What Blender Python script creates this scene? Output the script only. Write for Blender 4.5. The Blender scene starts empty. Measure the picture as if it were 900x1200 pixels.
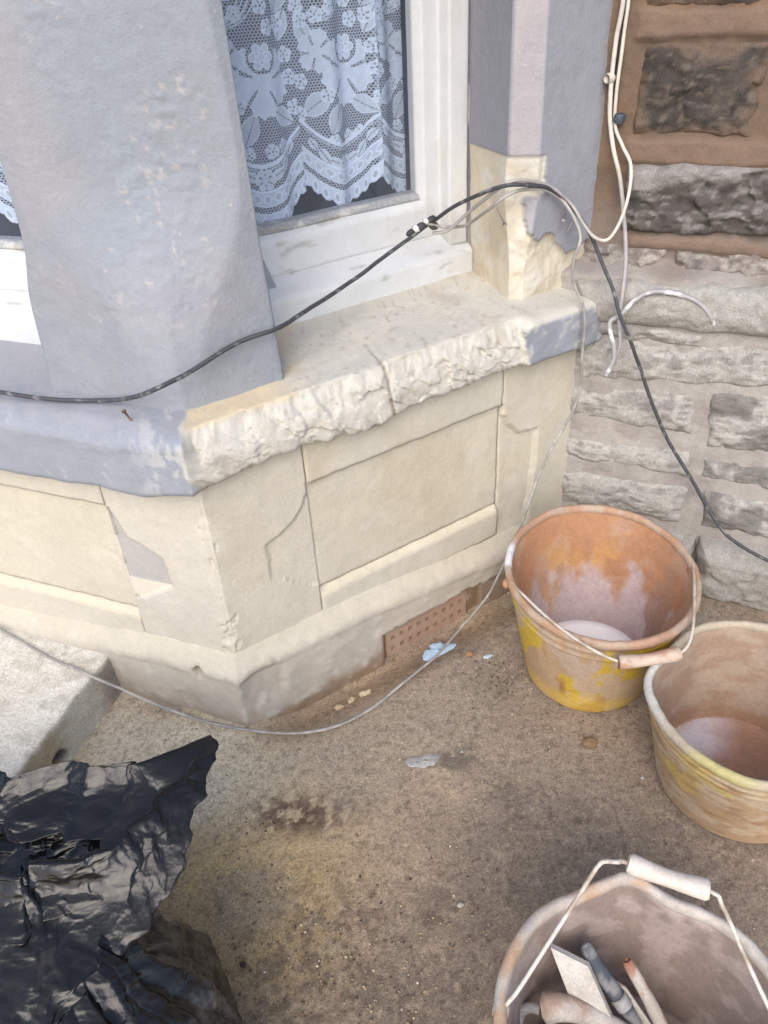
import bpy, math, random
import numpy as np

SC = bpy.context.scene
# ------------------------------------------------------------------ camera
cam_d = bpy.data.cameras.new("camera")
cam = bpy.data.objects.new("camera", cam_d)
SC.collection.objects.link(cam)
from mathutils import Matrix, Vector
PITCH, ROLL, FPX = math.radians(34.96), math.radians(-3.595), 906.5
_c, _s = math.cos(PITCH), math.sin(PITCH)
_F = Vector((0, _c, -_s)); _U = Vector((0, _s, _c)); _X = Vector((1, 0, 0))
_cr, _sr = math.cos(ROLL), math.sin(ROLL)
_X2 = _X * _cr + _U * _sr; _U2 = _U * _cr - _X * _sr
M = Matrix.Identity(4)
for i in range(3):
    M[i][0], M[i][1], M[i][2] = _X2[i], _U2[i], -_F[i]
M.translation = Vector((0, 0, 1.4))
cam.matrix_world = M
cam_d.sensor_fit = 'VERTICAL'; cam_d.sensor_height = 24.0
cam_d.lens = FPX / 1200 * 24.0
cam_d.clip_start = 0.02; cam_d.clip_end = 500
SC.camera = cam
SC.render.resolution_x, SC.render.resolution_y = 768, 1024
# ------------------------------------------------------------------ light
SUN_EL, SUN_AZ = math.radians(40), math.radians(192)      # azimuth clockwise from +Y
world = bpy.data.worlds.new("World"); SC.world = world; world.use_nodes = True
wt = world.node_tree; wt.nodes.clear()
wo = wt.nodes.new("ShaderNodeOutputWorld"); wb = wt.nodes.new("ShaderNodeBackground")
sk = wt.nodes.new("ShaderNodeTexSky"); sk.sky_type = 'NISHITA'; sk.sun_disc = False
sk.sun_elevation = SUN_EL; sk.sun_rotation = SUN_AZ
sk.air_density = 1.0; sk.dust_density = 2.0; sk.ozone_density = 1.0
wb.inputs["Strength"].default_value = 0.15
wt.links.new(sk.outputs[0], wb.inputs[0]); wt.links.new(wb.outputs[0], wo.inputs[0])
sun_d = bpy.data.lights.new("sun", 'SUN'); sun_d.energy = 1.05; sun_d.angle = math.radians(45)
sun_d.color = (1.0, 0.955, 0.89)
sun = bpy.data.objects.new("sun", sun_d); SC.collection.objects.link(sun)
_d = Vector((math.sin(SUN_AZ) * math.cos(SUN_EL), math.cos(SUN_AZ) * math.cos(SUN_EL), math.sin(SUN_EL)))
sun.rotation_euler = (-_d).to_track_quat('-Z', 'Y').to_euler()
SC.view_settings.view_transform = 'Standard'; SC.view_settings.look = 'None'
SC.view_settings.gamma = 1.0; SC.view_settings.use_curve_mapping = False
SC.view_settings.exposure = 0.92

# ------------------------------------------------------------------ numpy noise
def _hash(ix, iy, iz, seed):
    h = (ix.astype(np.int64) * 374761393 + iy.astype(np.int64) * 668265263 + iz.astype(np.int64) * 2147483647 + seed * 974711) & 0xffffffff
    h = ((h ^ (h >> 13)) * 1274126177) & 0xffffffff
    h = ((h ^ (h >> 16)) * 2246822519) & 0xffffffff
    return ((h ^ (h >> 15)) & 0xffffff) / float(0xffffff)
def vnoise(p, seed=0):
    p = np.asarray(p, float); i = np.floor(p); f = p - i; f = f * f * f * (f * (f * 6 - 15) + 10)
    ix, iy, iz = i[..., 0], i[..., 1], i[..., 2]; r = 0
    for dx in (0, 1):
        for dy in (0, 1):
            for dz in (0, 1):
                w = (f[..., 0] if dx else 1 - f[..., 0]) * (f[..., 1] if dy else 1 - f[..., 1]) * (f[..., 2] if dz else 1 - f[..., 2])
                r = r + w * _hash(ix + dx, iy + dy, iz + dz, seed)
    return r
def fbm(p, sc=1.0, oct=4, seed=0, gain=.5):
    p = np.asarray(p, float) * sc; a = 1.0; s = 0; t = 0
    for o in range(oct):
        s = s + a * vnoise(p * (2.03 ** o) + 17.3 * o, seed + o); t += a; a *= gain
    return s / t                                        # 0..1, mean .5
def ridged(p, sc=1.0, oct=4, seed=0):
    p = np.asarray(p, float) * sc; a = 1.0; s = 0; t = 0
    for o in range(oct):
        s = s + a * (1 - np.abs(2 * vnoise(p * (2.07 ** o) + 11.1 * o, seed + o) - 1)); t += a; a *= .5
    return s / t
def cell(p, sc=1.0, seed=0):
    """2-nearest worley: returns F1, F2, cell value"""
    p = np.asarray(p, float) * sc; i = np.floor(p)
    f1 = np.full(p.shape[:-1], 9.); f2 = f1.copy(); cv = f1 * 0
    for dx in (-1, 0, 1):
        for dy in (-1, 0, 1):
            for dz in (-1, 0, 1):
                a, b, c = i[..., 0] + dx, i[..., 1] + dy, i[..., 2] + dz
                d = np.sqrt((a + _hash(a, b, c, seed) - p[..., 0]) ** 2 + (b + _hash(a, b, c, seed + 7) - p[..., 1]) ** 2 + (c + _hash(a, b, c, seed + 13) - p[..., 2]) ** 2)
                v = _hash(a, b, c, seed + 29); m = d < f1
                f2 = np.where(m, f1, np.minimum(f2, d)); cv = np.where(m, v, cv); f1 = np.where(m, d, f1)
    return f1, f2, cv
def facets(p, sc=1.0, seed=0):
    """broken faces: every cell is a little plane of its own height and lean"""
    p = np.asarray(p, float) * sc; i = np.floor(p); best = np.full(p.shape[:-1], 9.); h = best * 0
    for dx in (-1, 0, 1):
        for dy in (-1, 0, 1):
            for dz in (-1, 0, 1):
                a, b, c = i[..., 0] + dx, i[..., 1] + dy, i[..., 2] + dz
                ox, oy, oz = p[..., 0] - a - _hash(a, b, c, seed), p[..., 1] - b - _hash(a, b, c, seed + 7), p[..., 2] - c - _hash(a, b, c, seed + 13)
                d = ox * ox + oy * oy + oz * oz; m = d < best
                hh = .7 * (_hash(a, b, c, seed + 29) - .5) + 1.3 * (_hash(a, b, c, seed + 31) - .5) * ox + 1.3 * (_hash(a, b, c, seed + 37) - .5) * oy
                h = np.where(m, hh, h); best = np.where(m, d, best)
    return h                                            # about -.6 .. .6
def ss(a, b, x):
    t = np.clip((x - a) / (b - a), 0, 1); return t * t * (3 - 2 * t)
def mixc(c, col, m):
    return c * (1 - m[..., None]) + np.array(col, float) * m[..., None]
def inpoly(x, y, poly):
    r = np.zeros(np.shape(x), bool); n = len(poly)
    for i in range(n):
        x1, y1 = poly[i]; x2, y2 = poly[(i + 1) % n]
        c = ((y1 > y) != (y2 > y)) & (x < (x2 - x1) * (y - y1) / (y2 - y1 + 1e-12) + x1); r ^= c
    return r
def blob(x, y, cx, cy, rx, ry, soft=.5, rot=0., warp=0):
    c, s = math.cos(rot), math.sin(rot); dx, dy = x - cx, y - cy
    d = np.hypot((dx * c + dy * s) / rx, (-dx * s + dy * c) / ry) + warp
    return 1 - ss(1 - soft, 1 + soft, d)

# ------------------------------------------------------------------ frames of the building
def unit(a): return np.array([math.sin(math.radians(a)), math.cos(math.radians(a)), 0.0])
dA, dB = unit(57), unit(-67)
nA, nB = np.array([dA[1], -dA[0], 0]), np.array([dB[1], -dB[0], 0])
nB = -np.array([-dB[1], dB[0], 0]) if -dB[0] < 0 else np.array([dB[1], -dB[0], 0])
if nA[1] > 0: nA = -nA
if nB[1] > 0: nB = -nB
Cw = np.array([-0.346, 1.219, 0.0])
e2 = np.linalg.solve(np.array([nA[:2], nB[:2]]), [1, 1]); EB = np.array([e2[0], e2[1], 0])
J = np.array([0.499, 1.767, 0.0]); dW = -unit(-62); nW = np.array([dW[1], -dW[0], 0])
Z = np.array([0, 0, 1.0])
def _v(o, a, x, b, y, z):
    x, y, z = np.broadcast_arrays(np.asarray(x, float), np.asarray(y, float), np.asarray(z, float))
    return o + x[..., None] * a + y[..., None] * b + z[..., None] * Z
def fA(s, n, z): return _v(Cw, dA, s, nA, n, z)
def fB(s, n, z): return _v(Cw, dB, s, nB, n, z)
def fW(t, m, z): return _v(J, dW, t, nW, m, z)
def gU(u, n, z):                                        # mitred round the corner: u>0 right facet, u<0 left facet
    u, n, z = np.broadcast_arrays(np.asarray(u, float), np.asarray(n, float), np.asarray(z, float))
    a = _v(Cw, dA, u, EB, n, z); b = _v(Cw, dB, -u, EB, n, z)
    return np.where((u >= 0)[..., None], a, b)

# ------------------------------------------------------------------ mesh helpers
COL = SC.collection
def mesh(name, V, F, m=None, parent=None, col=None, attrs=None, smooth=True, uv=None):
    V = np.ascontiguousarray(np.asarray(V, np.float32).reshape(-1, 3))
    me = bpy.data.meshes.new(name)
    if isinstance(F, np.ndarray):
        k = F.shape[1]; nf = len(F)
        me.vertices.add(len(V)); me.vertices.foreach_set("co", V.ravel())
        me.loops.add(nf * k); me.loops.foreach_set("vertex_index", np.ascontiguousarray(F, np.int32).ravel())
        me.polygons.add(nf); me.polygons.foreach_set("loop_start", np.arange(0, nf * k, k, dtype=np.int32))
        me.update(calc_edges=True)
    else:
        me.from_pydata([tuple(map(float, v)) for v in V], [], [tuple(int(i) for i in f) for f in F]); me.update()
    if smooth: me.polygons.foreach_set("use_smooth", np.ones(len(me.polygons), bool))
    if col is not None:
        c = np.ones((len(V), 4), np.float32); c[:, :3] = np.clip(np.asarray(col).reshape(-1, 3), 0, 1) if np.ndim(col) > 1 else np.array(col)
        me.attributes.new("col", 'FLOAT_COLOR', 'POINT').data.foreach_set("color", c.ravel())
    for k, a in (attrs or {}).items():
        me.attributes.new(k, 'FLOAT', 'POINT').data.foreach_set("value", np.ascontiguousarray(np.asarray(a, np.float32)).ravel())
    if m: me.materials.append(m)
    o = bpy.data.objects.new(name, me); COL.objects.link(o)
    if parent: o.parent = parent
    return o
def gridf(nu, nv, wu=False, wv=False, off=0):
    a = np.arange(nu if wu else nu - 1); b = np.arange(nv if wv else nv - 1)
    A, B = np.meshgrid(a, b, indexing='ij'); A1, B1 = (A + 1) % nu, (B + 1) % nv
    return np.stack([A * nv + B, A1 * nv + B, A1 * nv + B1, A * nv + B1], -1).reshape(-1, 4) + off
def flat(c, P): return np.broadcast_to(np.array(c, float), P.shape).copy()
def slab(name, P, back, m, parent=None, col=None, smooth=True):
    """closed block: finely shaped front grid P (nu,nv,3), straight sides and a plain back set off by vector back"""
    nu, nv = P.shape[:2]; V = P.reshape(-1, 3); F = [gridf(nu, nv)]
    idx = np.arange(nu * nv).reshape(nu, nv)
    ring = np.concatenate([idx[:, 0], idx[-1, 1:], idx[-2::-1, -1], idx[0, -2:0:-1]])
    B = V[ring] + np.asarray(back); n0 = len(V); k = len(ring); j = np.arange(k); j1 = (j + 1) % k
    F.append(np.stack([ring[j1], ring[j], n0 + j, n0 + j1], -1))
    cb = B.mean(0); V = np.concatenate([V, B, cb[None]])
    fan = np.stack([n0 + j1, n0 + j, np.full(k, n0 + k), np.full(k, n0 + k)], -1)
    C = None
    if col is not None:
        c = np.asarray(col).reshape(-1, 3); C = np.concatenate([c, c[ring], c[:1]])
    quads = np.concatenate(F)
    fl = [tuple(q) for q in quads] if len(quads) < 0 else None
    tri = fan[:, :3]
    # two arrays: quads plus fan written as degenerate-free triangles through a combined builder
    me = bpy.data.meshes.new(name)
    V = np.ascontiguousarray(V, np.float32)
    me.vertices.add(len(V)); me.vertices.foreach_set("co", V.ravel())
    li = np.concatenate([quads.ravel(), tri.ravel()]).astype(np.int32)
    ls = np.concatenate([np.arange(len(quads)) * 4, len(quads) * 4 + np.arange(len(tri)) * 3]).astype(np.int32)
    me.loops.add(len(li)); me.loops.foreach_set("vertex_index", li)
    me.polygons.add(len(ls)); me.polygons.foreach_set("loop_start", ls); me.update(calc_edges=True)
    sm = np.zeros(len(ls), bool); sm[:(nu - 1) * (nv - 1)] = smooth; me.polygons.foreach_set("use_smooth", sm)
    if C is not None:
        cc = np.ones((len(V), 4), np.float32); cc[:, :3] = np.clip(C, 0, 1)
        me.attributes.new("col", 'FLOAT_COLOR', 'POINT').data.foreach_set("color", cc.ravel())
    if m: me.materials.append(m)
    o = bpy.data.objects.new(name, me); COL.objects.link(o)
    if parent: o.parent = parent
    return o
def catmull(P, per=8):
    P = np.asarray(P, float); Q = np.concatenate([[2 * P[0] - P[1]], P, [2 * P[-1] - P[-2]]]); out = []
    for i in range(len(P) - 1):
        p0, p1, p2, p3 = Q[i:i + 4]
        for t in np.linspace(0, 1, per, endpoint=False):
            out.append(.5 * ((2 * p1) + (-p0 + p2) * t + (2 * p0 - 5 * p1 + 4 * p2 - p3) * t * t + (-p0 + 3 * p1 - 3 * p2 + p3) * t ** 3))
    out.append(P[-1]); return np.array(out)
def tube_geo(P, r, k=10, flatten=None):
    P = np.asarray(P, float); n = len(P); r = np.broadcast_to(r, n)
    T = np.gradient(P, axis=0); T /= np.linalg.norm(T, axis=1)[:, None] + 1e-12
    N = np.zeros_like(P); a = np.array([0, 0, 1.0]) if abs(T[0, 2]) < .9 else np.array([1.0, 0, 0])
    x = np.cross(T[0], a); x /= np.linalg.norm(x)
    for i in range(n):
        x = x - T[i] * (x @ T[i]); x /= np.linalg.norm(x); N[i] = x
    Bn = np.cross(T, N); th = np.linspace(0, 2 * np.pi, k, endpoint=False)
    V = P[:, None] + r[:, None, None] * (np.cos(th)[None, :, None] * N[:, None] + np.sin(th)[None, :, None] * Bn[:, None])
    F = [gridf(n, k, wv=True)]
    V = V.reshape(-1, 3); n0 = len(V); V = np.concatenate([V, P[:1], P[-1:]]); j = np.arange(k); j1 = (j + 1) % k
    F.append(np.stack([j1, j, np.full(k, n0), np.full(k, n0)], -1)); F.append(np.stack([(n - 1) * k + j, (n - 1) * k + j1, np.full(k, n0 + 1), np.full(k, n0 + 1)], -1))
    quads = F[0]; tris = np.concatenate([F[1][:, :3], F[2][:, :3]])
    return V, [tuple(q) for q in quads] + [tuple(t) for t in tris]
def tube(name, P, r, m, parent=None, k=10, col=None):
    V, F = tube_geo(P, r, k); c = None
    if col is not None: c = col(V) if callable(col) else flat(col, V)
    return mesh(name, V, F, m, parent, c)
def bridge(name, rings, m, parent=None, col=None, cap=(True, True), smooth=True):
    R = np.asarray(rings, float); n, k = R.shape[:2]; V = R.reshape(-1, 3); F = [tuple(q) for q in gridf(n, k, wv=True)]
    if cap[0]: F.append(tuple(range(k))[::-1])
    if cap[1]: F.append(tuple((n - 1) * k + i for i in range(k)))
    return mesh(name, V, F, m, parent, (col(V) if callable(col) else flat(col, V)) if col is not None else None, smooth=smooth)
def boxv(cx, hx, fr=None):
    pass
def empty(name, loc, label, cat, group=None, kind=None):
    o = bpy.data.objects.new(name, None); COL.objects.link(o); o.location = loc; o.empty_display_size = .05
    bpy.context.view_layer.update()
    tag(o, label, cat, group, kind); return o
def tag(o, label=None, cat=None, group=None, kind=None):
    if label: o["label"] = label
    if cat: o["category"] = cat
    if group: o["group"] = group
    if kind: o["kind"] = kind
    return o
def settle(root):
    """children were modelled in world space: hold them there under an Empty placed at the thing's base"""
    for ch in root.children:
        ch.matrix_parent_inverse = Matrix.Translation(-root.location)

# ------------------------------------------------------------------ materials
MATS = {}
def mat(name, rough=.85, grain=((60, .25),), bump=((150, .3, .002),), speck=(), spec=.3, coat=0, metallic=0., color=None, rvar=.1, cells=()):
    """colour comes from the mesh's own per-point colour (or one colour), broken up by noise grain, specks and relief"""
    m = bpy.data.materials.new(name); m.use_nodes = True; t = m.node_tree; N = t.nodes; L = t.links
    b = N["Principled BSDF"]; b.inputs["Specular IOR Level"].default_value = spec; b.inputs["Metallic"].default_value = metallic
    if coat: b.inputs["Coat Weight"].default_value = coat; b.inputs["Coat Roughness"].default_value = .15
    tc = N.new("ShaderNodeTexCoord").outputs["Object"]
    if color is None:
        a = N.new("ShaderNodeAttribute"); a.attribute_name = "col"; c = a.outputs["Color"]
    else:
        a = N.new("ShaderNodeRGB"); a.outputs[0].default_value = (*color, 1); c = a.outputs[0]
    nz0 = None
    for sc, amt in grain:
        nz = N.new("ShaderNodeTexNoise"); nz.inputs["Scale"].default_value = sc; nz.inputs["Detail"].default_value = 5; nz.inputs["Roughness"].default_value = .65
        L.new(tc, nz.inputs["Vector"]); nz0 = nz0 or nz
        mr = N.new("ShaderNodeMapRange"); mr.inputs["From Min"].default_value = .25; mr.inputs["From Max"].default_value = .75
        mr.inputs["To Min"].default_value = 1 - amt; mr.inputs["To Max"].default_value = 1 + amt; L.new(nz.outputs[0], mr.inputs[0])
        mx = N.new("ShaderNodeVectorMath"); mx.operation = 'SCALE'; L.new(c, mx.inputs[0]); L.new(mr.outputs[0], mx.inputs["Scale"]); c = mx.outputs[0]
    for sc, amt in cells:                                # single grains, each its own tone
        vc = N.new("ShaderNodeTexVoronoi"); vc.inputs["Scale"].default_value = sc; L.new(tc, vc.inputs["Vector"])
        sx = N.new("ShaderNodeSeparateColor"); L.new(vc.outputs["Color"], sx.inputs[0])
        mr = N.new("ShaderNodeMapRange"); mr.inputs["To Min"].default_value = 1 - amt; mr.inputs["To Max"].default_value = 1 + amt; L.new(sx.outputs[0], mr.inputs[0])
        mx = N.new("ShaderNodeVectorMath"); mx.operation = 'SCALE'; L.new(c, mx.inputs[0]); L.new(mr.outputs[0], mx.inputs["Scale"]); c = mx.outputs[0]
    for sc, thr, wid, sc_col, amt in speck:
        vz = N.new("ShaderNodeTexNoise"); vz.inputs["Scale"].default_value = sc; vz.inputs["Detail"].default_value = 3
        L.new(tc, vz.inputs["Vector"]); mr = N.new("ShaderNodeMapRange"); mr.inputs["From Min"].default_value = thr; mr.inputs["From Max"].default_value = thr + wid
        mr.inputs["To Max"].default_value = amt; L.new(vz.outputs[0], mr.inputs[0])
        mx = N.new("ShaderNodeMix"); mx.data_type = 'RGBA'; L.new(mr.outputs[0], mx.inputs["Factor"]); L.new(c, mx.inputs["A"]); mx.inputs["B"].default_value = (*sc_col, 1); c = mx.outputs["Result"]
    L.new(c, b.inputs["Base Color"])
    if nz0 is not None and rvar:
        mr = N.new("ShaderNodeMapRange"); mr.inputs["From Min"].default_value = .3; mr.inputs["From Max"].default_value = .7
        mr.inputs["To Min"].default_value = max(0, rough - rvar); mr.inputs["To Max"].default_value = min(1, rough + rvar); L.new(nz0.outputs[0], mr.inputs[0]); L.new(mr.outputs[0], b.inputs["Roughness"])
    else: b.inputs["Roughness"].default_value = rough
    nrm = None
    for sc, st, dist in bump:
        nz = N.new("ShaderNodeTexNoise"); nz.inputs["Scale"].default_value = sc; nz.inputs["Detail"].default_value = 6; nz.inputs["Roughness"].default_value = .6
        L.new(tc, nz.inputs["Vector"]); bp = N.new("ShaderNodeBump"); bp.inputs["Strength"].default_value = st; bp.inputs["Distance"].default_value = dist
        L.new(nz.outputs[0], bp.inputs["Height"])
        if nrm: L.new(nrm, bp.inputs["Normal"])
        nrm = bp.outputs[0]
    if nrm: L.new(nrm, b.inputs["Normal"])
    MATS[name] = m; return m

M_STONE = mat("dressed_limestone", .9, ((14, .05), (60, .06), (260, .12)), ((45, .3, .004), (180, .3, .002), (500, .35, .0015)), ((260, .66, .05, (.30, .25, .18), .55), (90, .74, .03, (.66, .60, .5), .6)))
M_CHIP = mat("broken_limestone_and_paint", .85, ((30, .05), (200, .08)), ((60, .35, .005), (350, .4, .002)), ((300, .68, .05, (.36, .31, .25), .4),))
M_PAINT = mat("masonry_paint", .7, ((12, .05), (45, .05), (260, .07)), ((35, .4, .006), (120, .35, .003), (420, .4, .0015)), ((70, .715, .025, (.45, .40, .39), .5),), spec=.35)
M_TIMBER = mat("white_gloss_paint", .45, ((20, .05), (150, .05)), ((30, .15, .003), (250, .2, .001)), ((90, .72, .03, (.42, .40, .37), .7),), spec=.45)
M_RUBBLE = mat("rock_faced_stone", .92, ((50, .18), (260, .28)), ((50, .55, .008), (260, .6, .003)))
M_MORTAR = mat("lime_mortar", .95, ((40, .12), (300, .2)), ((60, .4, .005), (400, .5, .0015)), ((220, .7, .05, (.16, .11, .08), .6),))
M_GROUND = mat("worn_concrete_ground", .93, ((30, .08), (160, .14), (620, .18)), ((90, .4, .004), (500, .55, .002)), ((330, .64, .04, (.07, .05, .035), .75), (260, .70, .03, (.52, .46, .36), .65), (150, .66, .04, (.075, .055, .04), .6)), cells=((260, .14), (520, .22)))
M_STEP = mat("whitened_concrete", .93, ((40, .08), (260, .18)), ((80, .5, .005), (420, .5, .002)), ((300, .62, .05, (.24, .22, .18), .7), (140, .66, .04, (.30, .27, .22), .5)), cells=((300, .14),))
M_PLASTIC = mat("worn_rubber_plastic", .62, ((35, .12), (120, .14), (420, .14)), ((60, .25, .003), (300, .3, .0015)), ((130, .70, .03, (.45, .40, .36), .4), (240, .68, .03, (.13, .08, .05), .4)), spec=.35)
M_PLASTER = mat("wet_lime_plaster", .6, ((40, .04),), ((40, .15, .003), (250, .15, .001)))
M_WIRE = mat("splashed_wire", .55, ((150, .25),), ((300, .3, .001),), spec=.4)
M_CABLE = mat("cable_sheath", .55, ((60, .12), (260, .12)), ((200, .25, .001),), spec=.4)
M_TOOL = mat("caked_hand_tool", .8, ((60, .14), (240, .15)), ((120, .45, .003),))
M_CLAY = mat("fired_clay", .9, ((60, .12), (300, .18)), ((200, .4, .002),))
M_DARK = mat("dark_interior", .9, ((8, .2),), (), color=(.022, .030, .068))  # near-black navy: the room's lack of light is put into its colour
M_GRIT = mat("loose_grit", .95, ((200, .3),), ((400, .3, .001),))
M_PUTTY = mat("old_putty", .9, ((120, .3),), ((200, .5, .002),))

# black bag film
def film():
    m = bpy.data.materials.new("black_polythene"); m.use_nodes = True; t = m.node_tree; N = t.nodes; L = t.links; b = N["Principled BSDF"]
    tc = N.new("ShaderNodeTexCoord").outputs["Object"]
    b.inputs["Specular IOR Level"].default_value = .36
    a = N.new("ShaderNodeAttribute"); a.attribute_name = "dust"
    n1 = N.new("ShaderNodeTexNoise"); n1.inputs["Scale"].default_value = 22; n1.inputs["Detail"].default_value = 8; n1.inputs["Roughness"].default_value = .7; L.new(tc, n1.inputs["Vector"])
    mu = N.new("ShaderNodeMath"); mu.operation = 'MULTIPLY_ADD'; L.new(n1.outputs[0], mu.inputs[0]); mu.inputs[1].default_value = 1.6; mu.inputs[2].default_value = -.72
    ad = N.new("ShaderNodeMath"); ad.operation = 'MULTIPLY'; ad.use_clamp = True; L.new(a.outputs["Fac"], ad.inputs[0])
    mc = N.new("ShaderNodeMath"); mc.operation = 'MAXIMUM'; L.new(mu.outputs[0], mc.inputs[0]); mc.inputs[1].default_value = 0.05; L.new(mc.outputs[0], ad.inputs[1])
    mx = N.new("ShaderNodeMix"); mx.data_type = 'RGBA'; L.new(ad.outputs[0], mx.inputs["Factor"]); mx.inputs["A"].default_value = (.007, .0065, .0065, 1); mx.inputs["B"].default_value = (.30, .26, .22, 1)
    L.new(mx.outputs["Result"], b.inputs["Base Color"])
    rr = N.new("ShaderNodeMapRange"); rr.inputs["To Min"].default_value = .19; rr.inputs["To Max"].default_value = .75; L.new(ad.outputs[0], rr.inputs[0]); L.new(rr.outputs[0], b.inputs["Roughness"])
    nrm = None
    for sc, st, di, feat in ((14, .10, .012, 'F1'), (60, .07, .004, 'F1')):
        w = N.new("ShaderNodeTexNoise"); w.inputs["Scale"].default_value = sc * .5; L.new(tc, w.inputs["Vector"])
        mxv = N.new("ShaderNodeMix"); mxv.data_type = 'VECTOR'; mxv.inputs["Factor"].default_value = .12; L.new(tc, mxv.inputs["A"]); L.new(w.outputs["Color"], mxv.inputs["B"])
        v = N.new("ShaderNodeTexVoronoi"); v.feature = feat; v.inputs["Scale"].default_value = sc; L.new(mxv.outputs["Result"], v.inputs["Vector"])
        bp = N.new("ShaderNodeBump"); bp.inputs["Strength"].default_value = st; bp.inputs["Distance"].default_value = di; L.new(v.outputs["Distance"], bp.inputs["Height"])
        if nrm: L.new(nrm, bp.inputs["Normal"])
        nrm = bp.outputs[0]
    L.new(nrm, b.inputs["Normal"]); return m
M_FILM = film()
def glassm():
    m = bpy.data.materials.new("window_glass"); m.use_nodes = True; t = m.node_tree; N = t.nodes; L = t.links; N.remove(N["Principled BSDF"])
    tr = N.new("ShaderNodeBsdfTransparent"); tr.inputs[0].default_value = (.95, .96, .97, 1)
    gl = N.new("ShaderNodeBsdfGlossy"); gl.inputs["Roughness"].default_value = .03
    lw = N.new("ShaderNodeLayerWeight"); lw.inputs["Blend"].default_value = .5; p5 = N.new("ShaderNodeMath"); p5.operation = "POWER"; L.new(lw.outputs["Facing"], p5.inputs[0]); p5.inputs[1].default_value = 5; fr = N.new("ShaderNodeMath"); fr.operation = "MULTIPLY_ADD"; L.new(p5.outputs[0], fr.inputs[0]); fr.inputs[1].default_value = .9; fr.inputs[2].default_value = .04
    nz = N.new("ShaderNodeTexNoise"); nz.inputs["Scale"].default_value = 4; bp = N.new("ShaderNodeBump"); bp.inputs["Strength"].default_value = .03; L.new(nz.outputs[0], bp.inputs["Height"]); L.new(bp.outputs[0], gl.inputs["Normal"])
    mx = N.new("ShaderNodeMixShader"); L.new(fr.outputs[0], mx.inputs[0]); L.new(tr.outputs[0], mx.inputs[1]); L.new(gl.outputs[0], mx.inputs[2])
    di = N.new('ShaderNodeBsdfDiffuse'); di.inputs[0].default_value = (.42, .50, .66, 1); dn = N.new('ShaderNodeTexNoise'); dn.inputs['Scale'].default_value = 9; dn.inputs['Detail'].default_value = 6  # thin bluish film mixed in to imitate haze and sky on the glass
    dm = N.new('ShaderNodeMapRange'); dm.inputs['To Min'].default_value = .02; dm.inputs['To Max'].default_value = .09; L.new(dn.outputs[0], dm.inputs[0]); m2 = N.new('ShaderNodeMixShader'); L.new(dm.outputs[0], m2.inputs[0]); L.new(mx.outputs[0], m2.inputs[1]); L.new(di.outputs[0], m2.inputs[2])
    L.new(m2.outputs[0], N["Material Output"].inputs[0]); return m
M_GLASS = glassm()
def lacem():
    m = bpy.data.materials.new("lace_net"); m.use_nodes = True; t = m.node_tree; N = t.nodes; L = t.links; b = N["Principled BSDF"]
    b.inputs["Base Color"].default_value = (.70, .79, .94, 1); b.inputs["Roughness"].default_value = .9; b.inputs["Specular IOR Level"].default_value = .1  # white cloth, tinted bluish in its colour for the sky light on it
    du = N.new("ShaderNodeAttribute"); du.attribute_name = "du"; dz = N.new("ShaderNodeAttribute"); dz.attribute_name = "dz"
    de = N.new("ShaderNodeAttribute"); de.attribute_name = "weave"
    cb = N.new("ShaderNodeCombineXYZ"); L.new(du.outputs["Fac"], cb.inputs[0]); L.new(dz.outputs["Fac"], cb.inputs[1])
    s = None; k = 2 * math.pi / .0052
    for ang in (30, 90, 150):
        dp = N.new("ShaderNodeVectorMath"); dp.operation = 'DOT_PRODUCT'; L.new(cb.outputs[0], dp.inputs[0]); dp.inputs[1].default_value = (k * .9 * math.cos(math.radians(ang)), k * math.sin(math.radians(ang)), 0)
        cs = N.new("ShaderNodeMath"); cs.operation = 'COSINE'; L.new(dp.outputs["Value"], cs.inputs[0])
        if s is None: s = cs.outputs[0]
        else:
            ad = N.new("ShaderNodeMath"); L.new(s, ad.inputs[0]); L.new(cs.outputs[0], ad.inputs[1]); s = ad.outputs[0]
    hole = N.new("ShaderNodeMapRange"); hole.inputs["From Min"].default_value = -.25; hole.inputs["From Max"].default_value = .35
    hole.inputs["To Min"].default_value = .55; hole.inputs["To Max"].default_value = 0.05; L.new(s, hole.inputs[0])
    # weave: -1 outside the cloth, 0 net, 1 dense cloth
    mxm = N.new("ShaderNodeMath"); mxm.operation = 'MAXIMUM'; L.new(hole.outputs[0], mxm.inputs[0]); L.new(de.outputs["Fac"], mxm.inputs[1])
    out = N.new("ShaderNodeMapRange"); out.inputs["From Min"].default_value = -.6; out.inputs["From Max"].default_value = -.4; L.new(de.outputs["Fac"], out.inputs[0])
    al = N.new("ShaderNodeMath"); al.operation = 'MULTIPLY'; L.new(mxm.outputs[0], al.inputs[0]); L.new(out.outputs[0], al.inputs[1])
    tr = N.new("ShaderNodeBsdfTransparent"); mx = N.new("ShaderNodeMixShader"); L.new(al.outputs[0], mx.inputs[0]); L.new(tr.outputs[0], mx.inputs[1]); L.new(b.outputs[0], mx.inputs[2])
    L.new(mx.outputs[0], N["Material Output"].inputs[0]); return m
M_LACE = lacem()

CREAM = np.array((.515, .477, .40)); PAINT = np.array((.268, .284, .318)); WHITE = np.array((.57, .58, .59)); CHIP = np.array((.50, .475, .42))
BUFF = np.array((.60, .49, .33)); SLURRY = np.array((.46, .435, .39))

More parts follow.
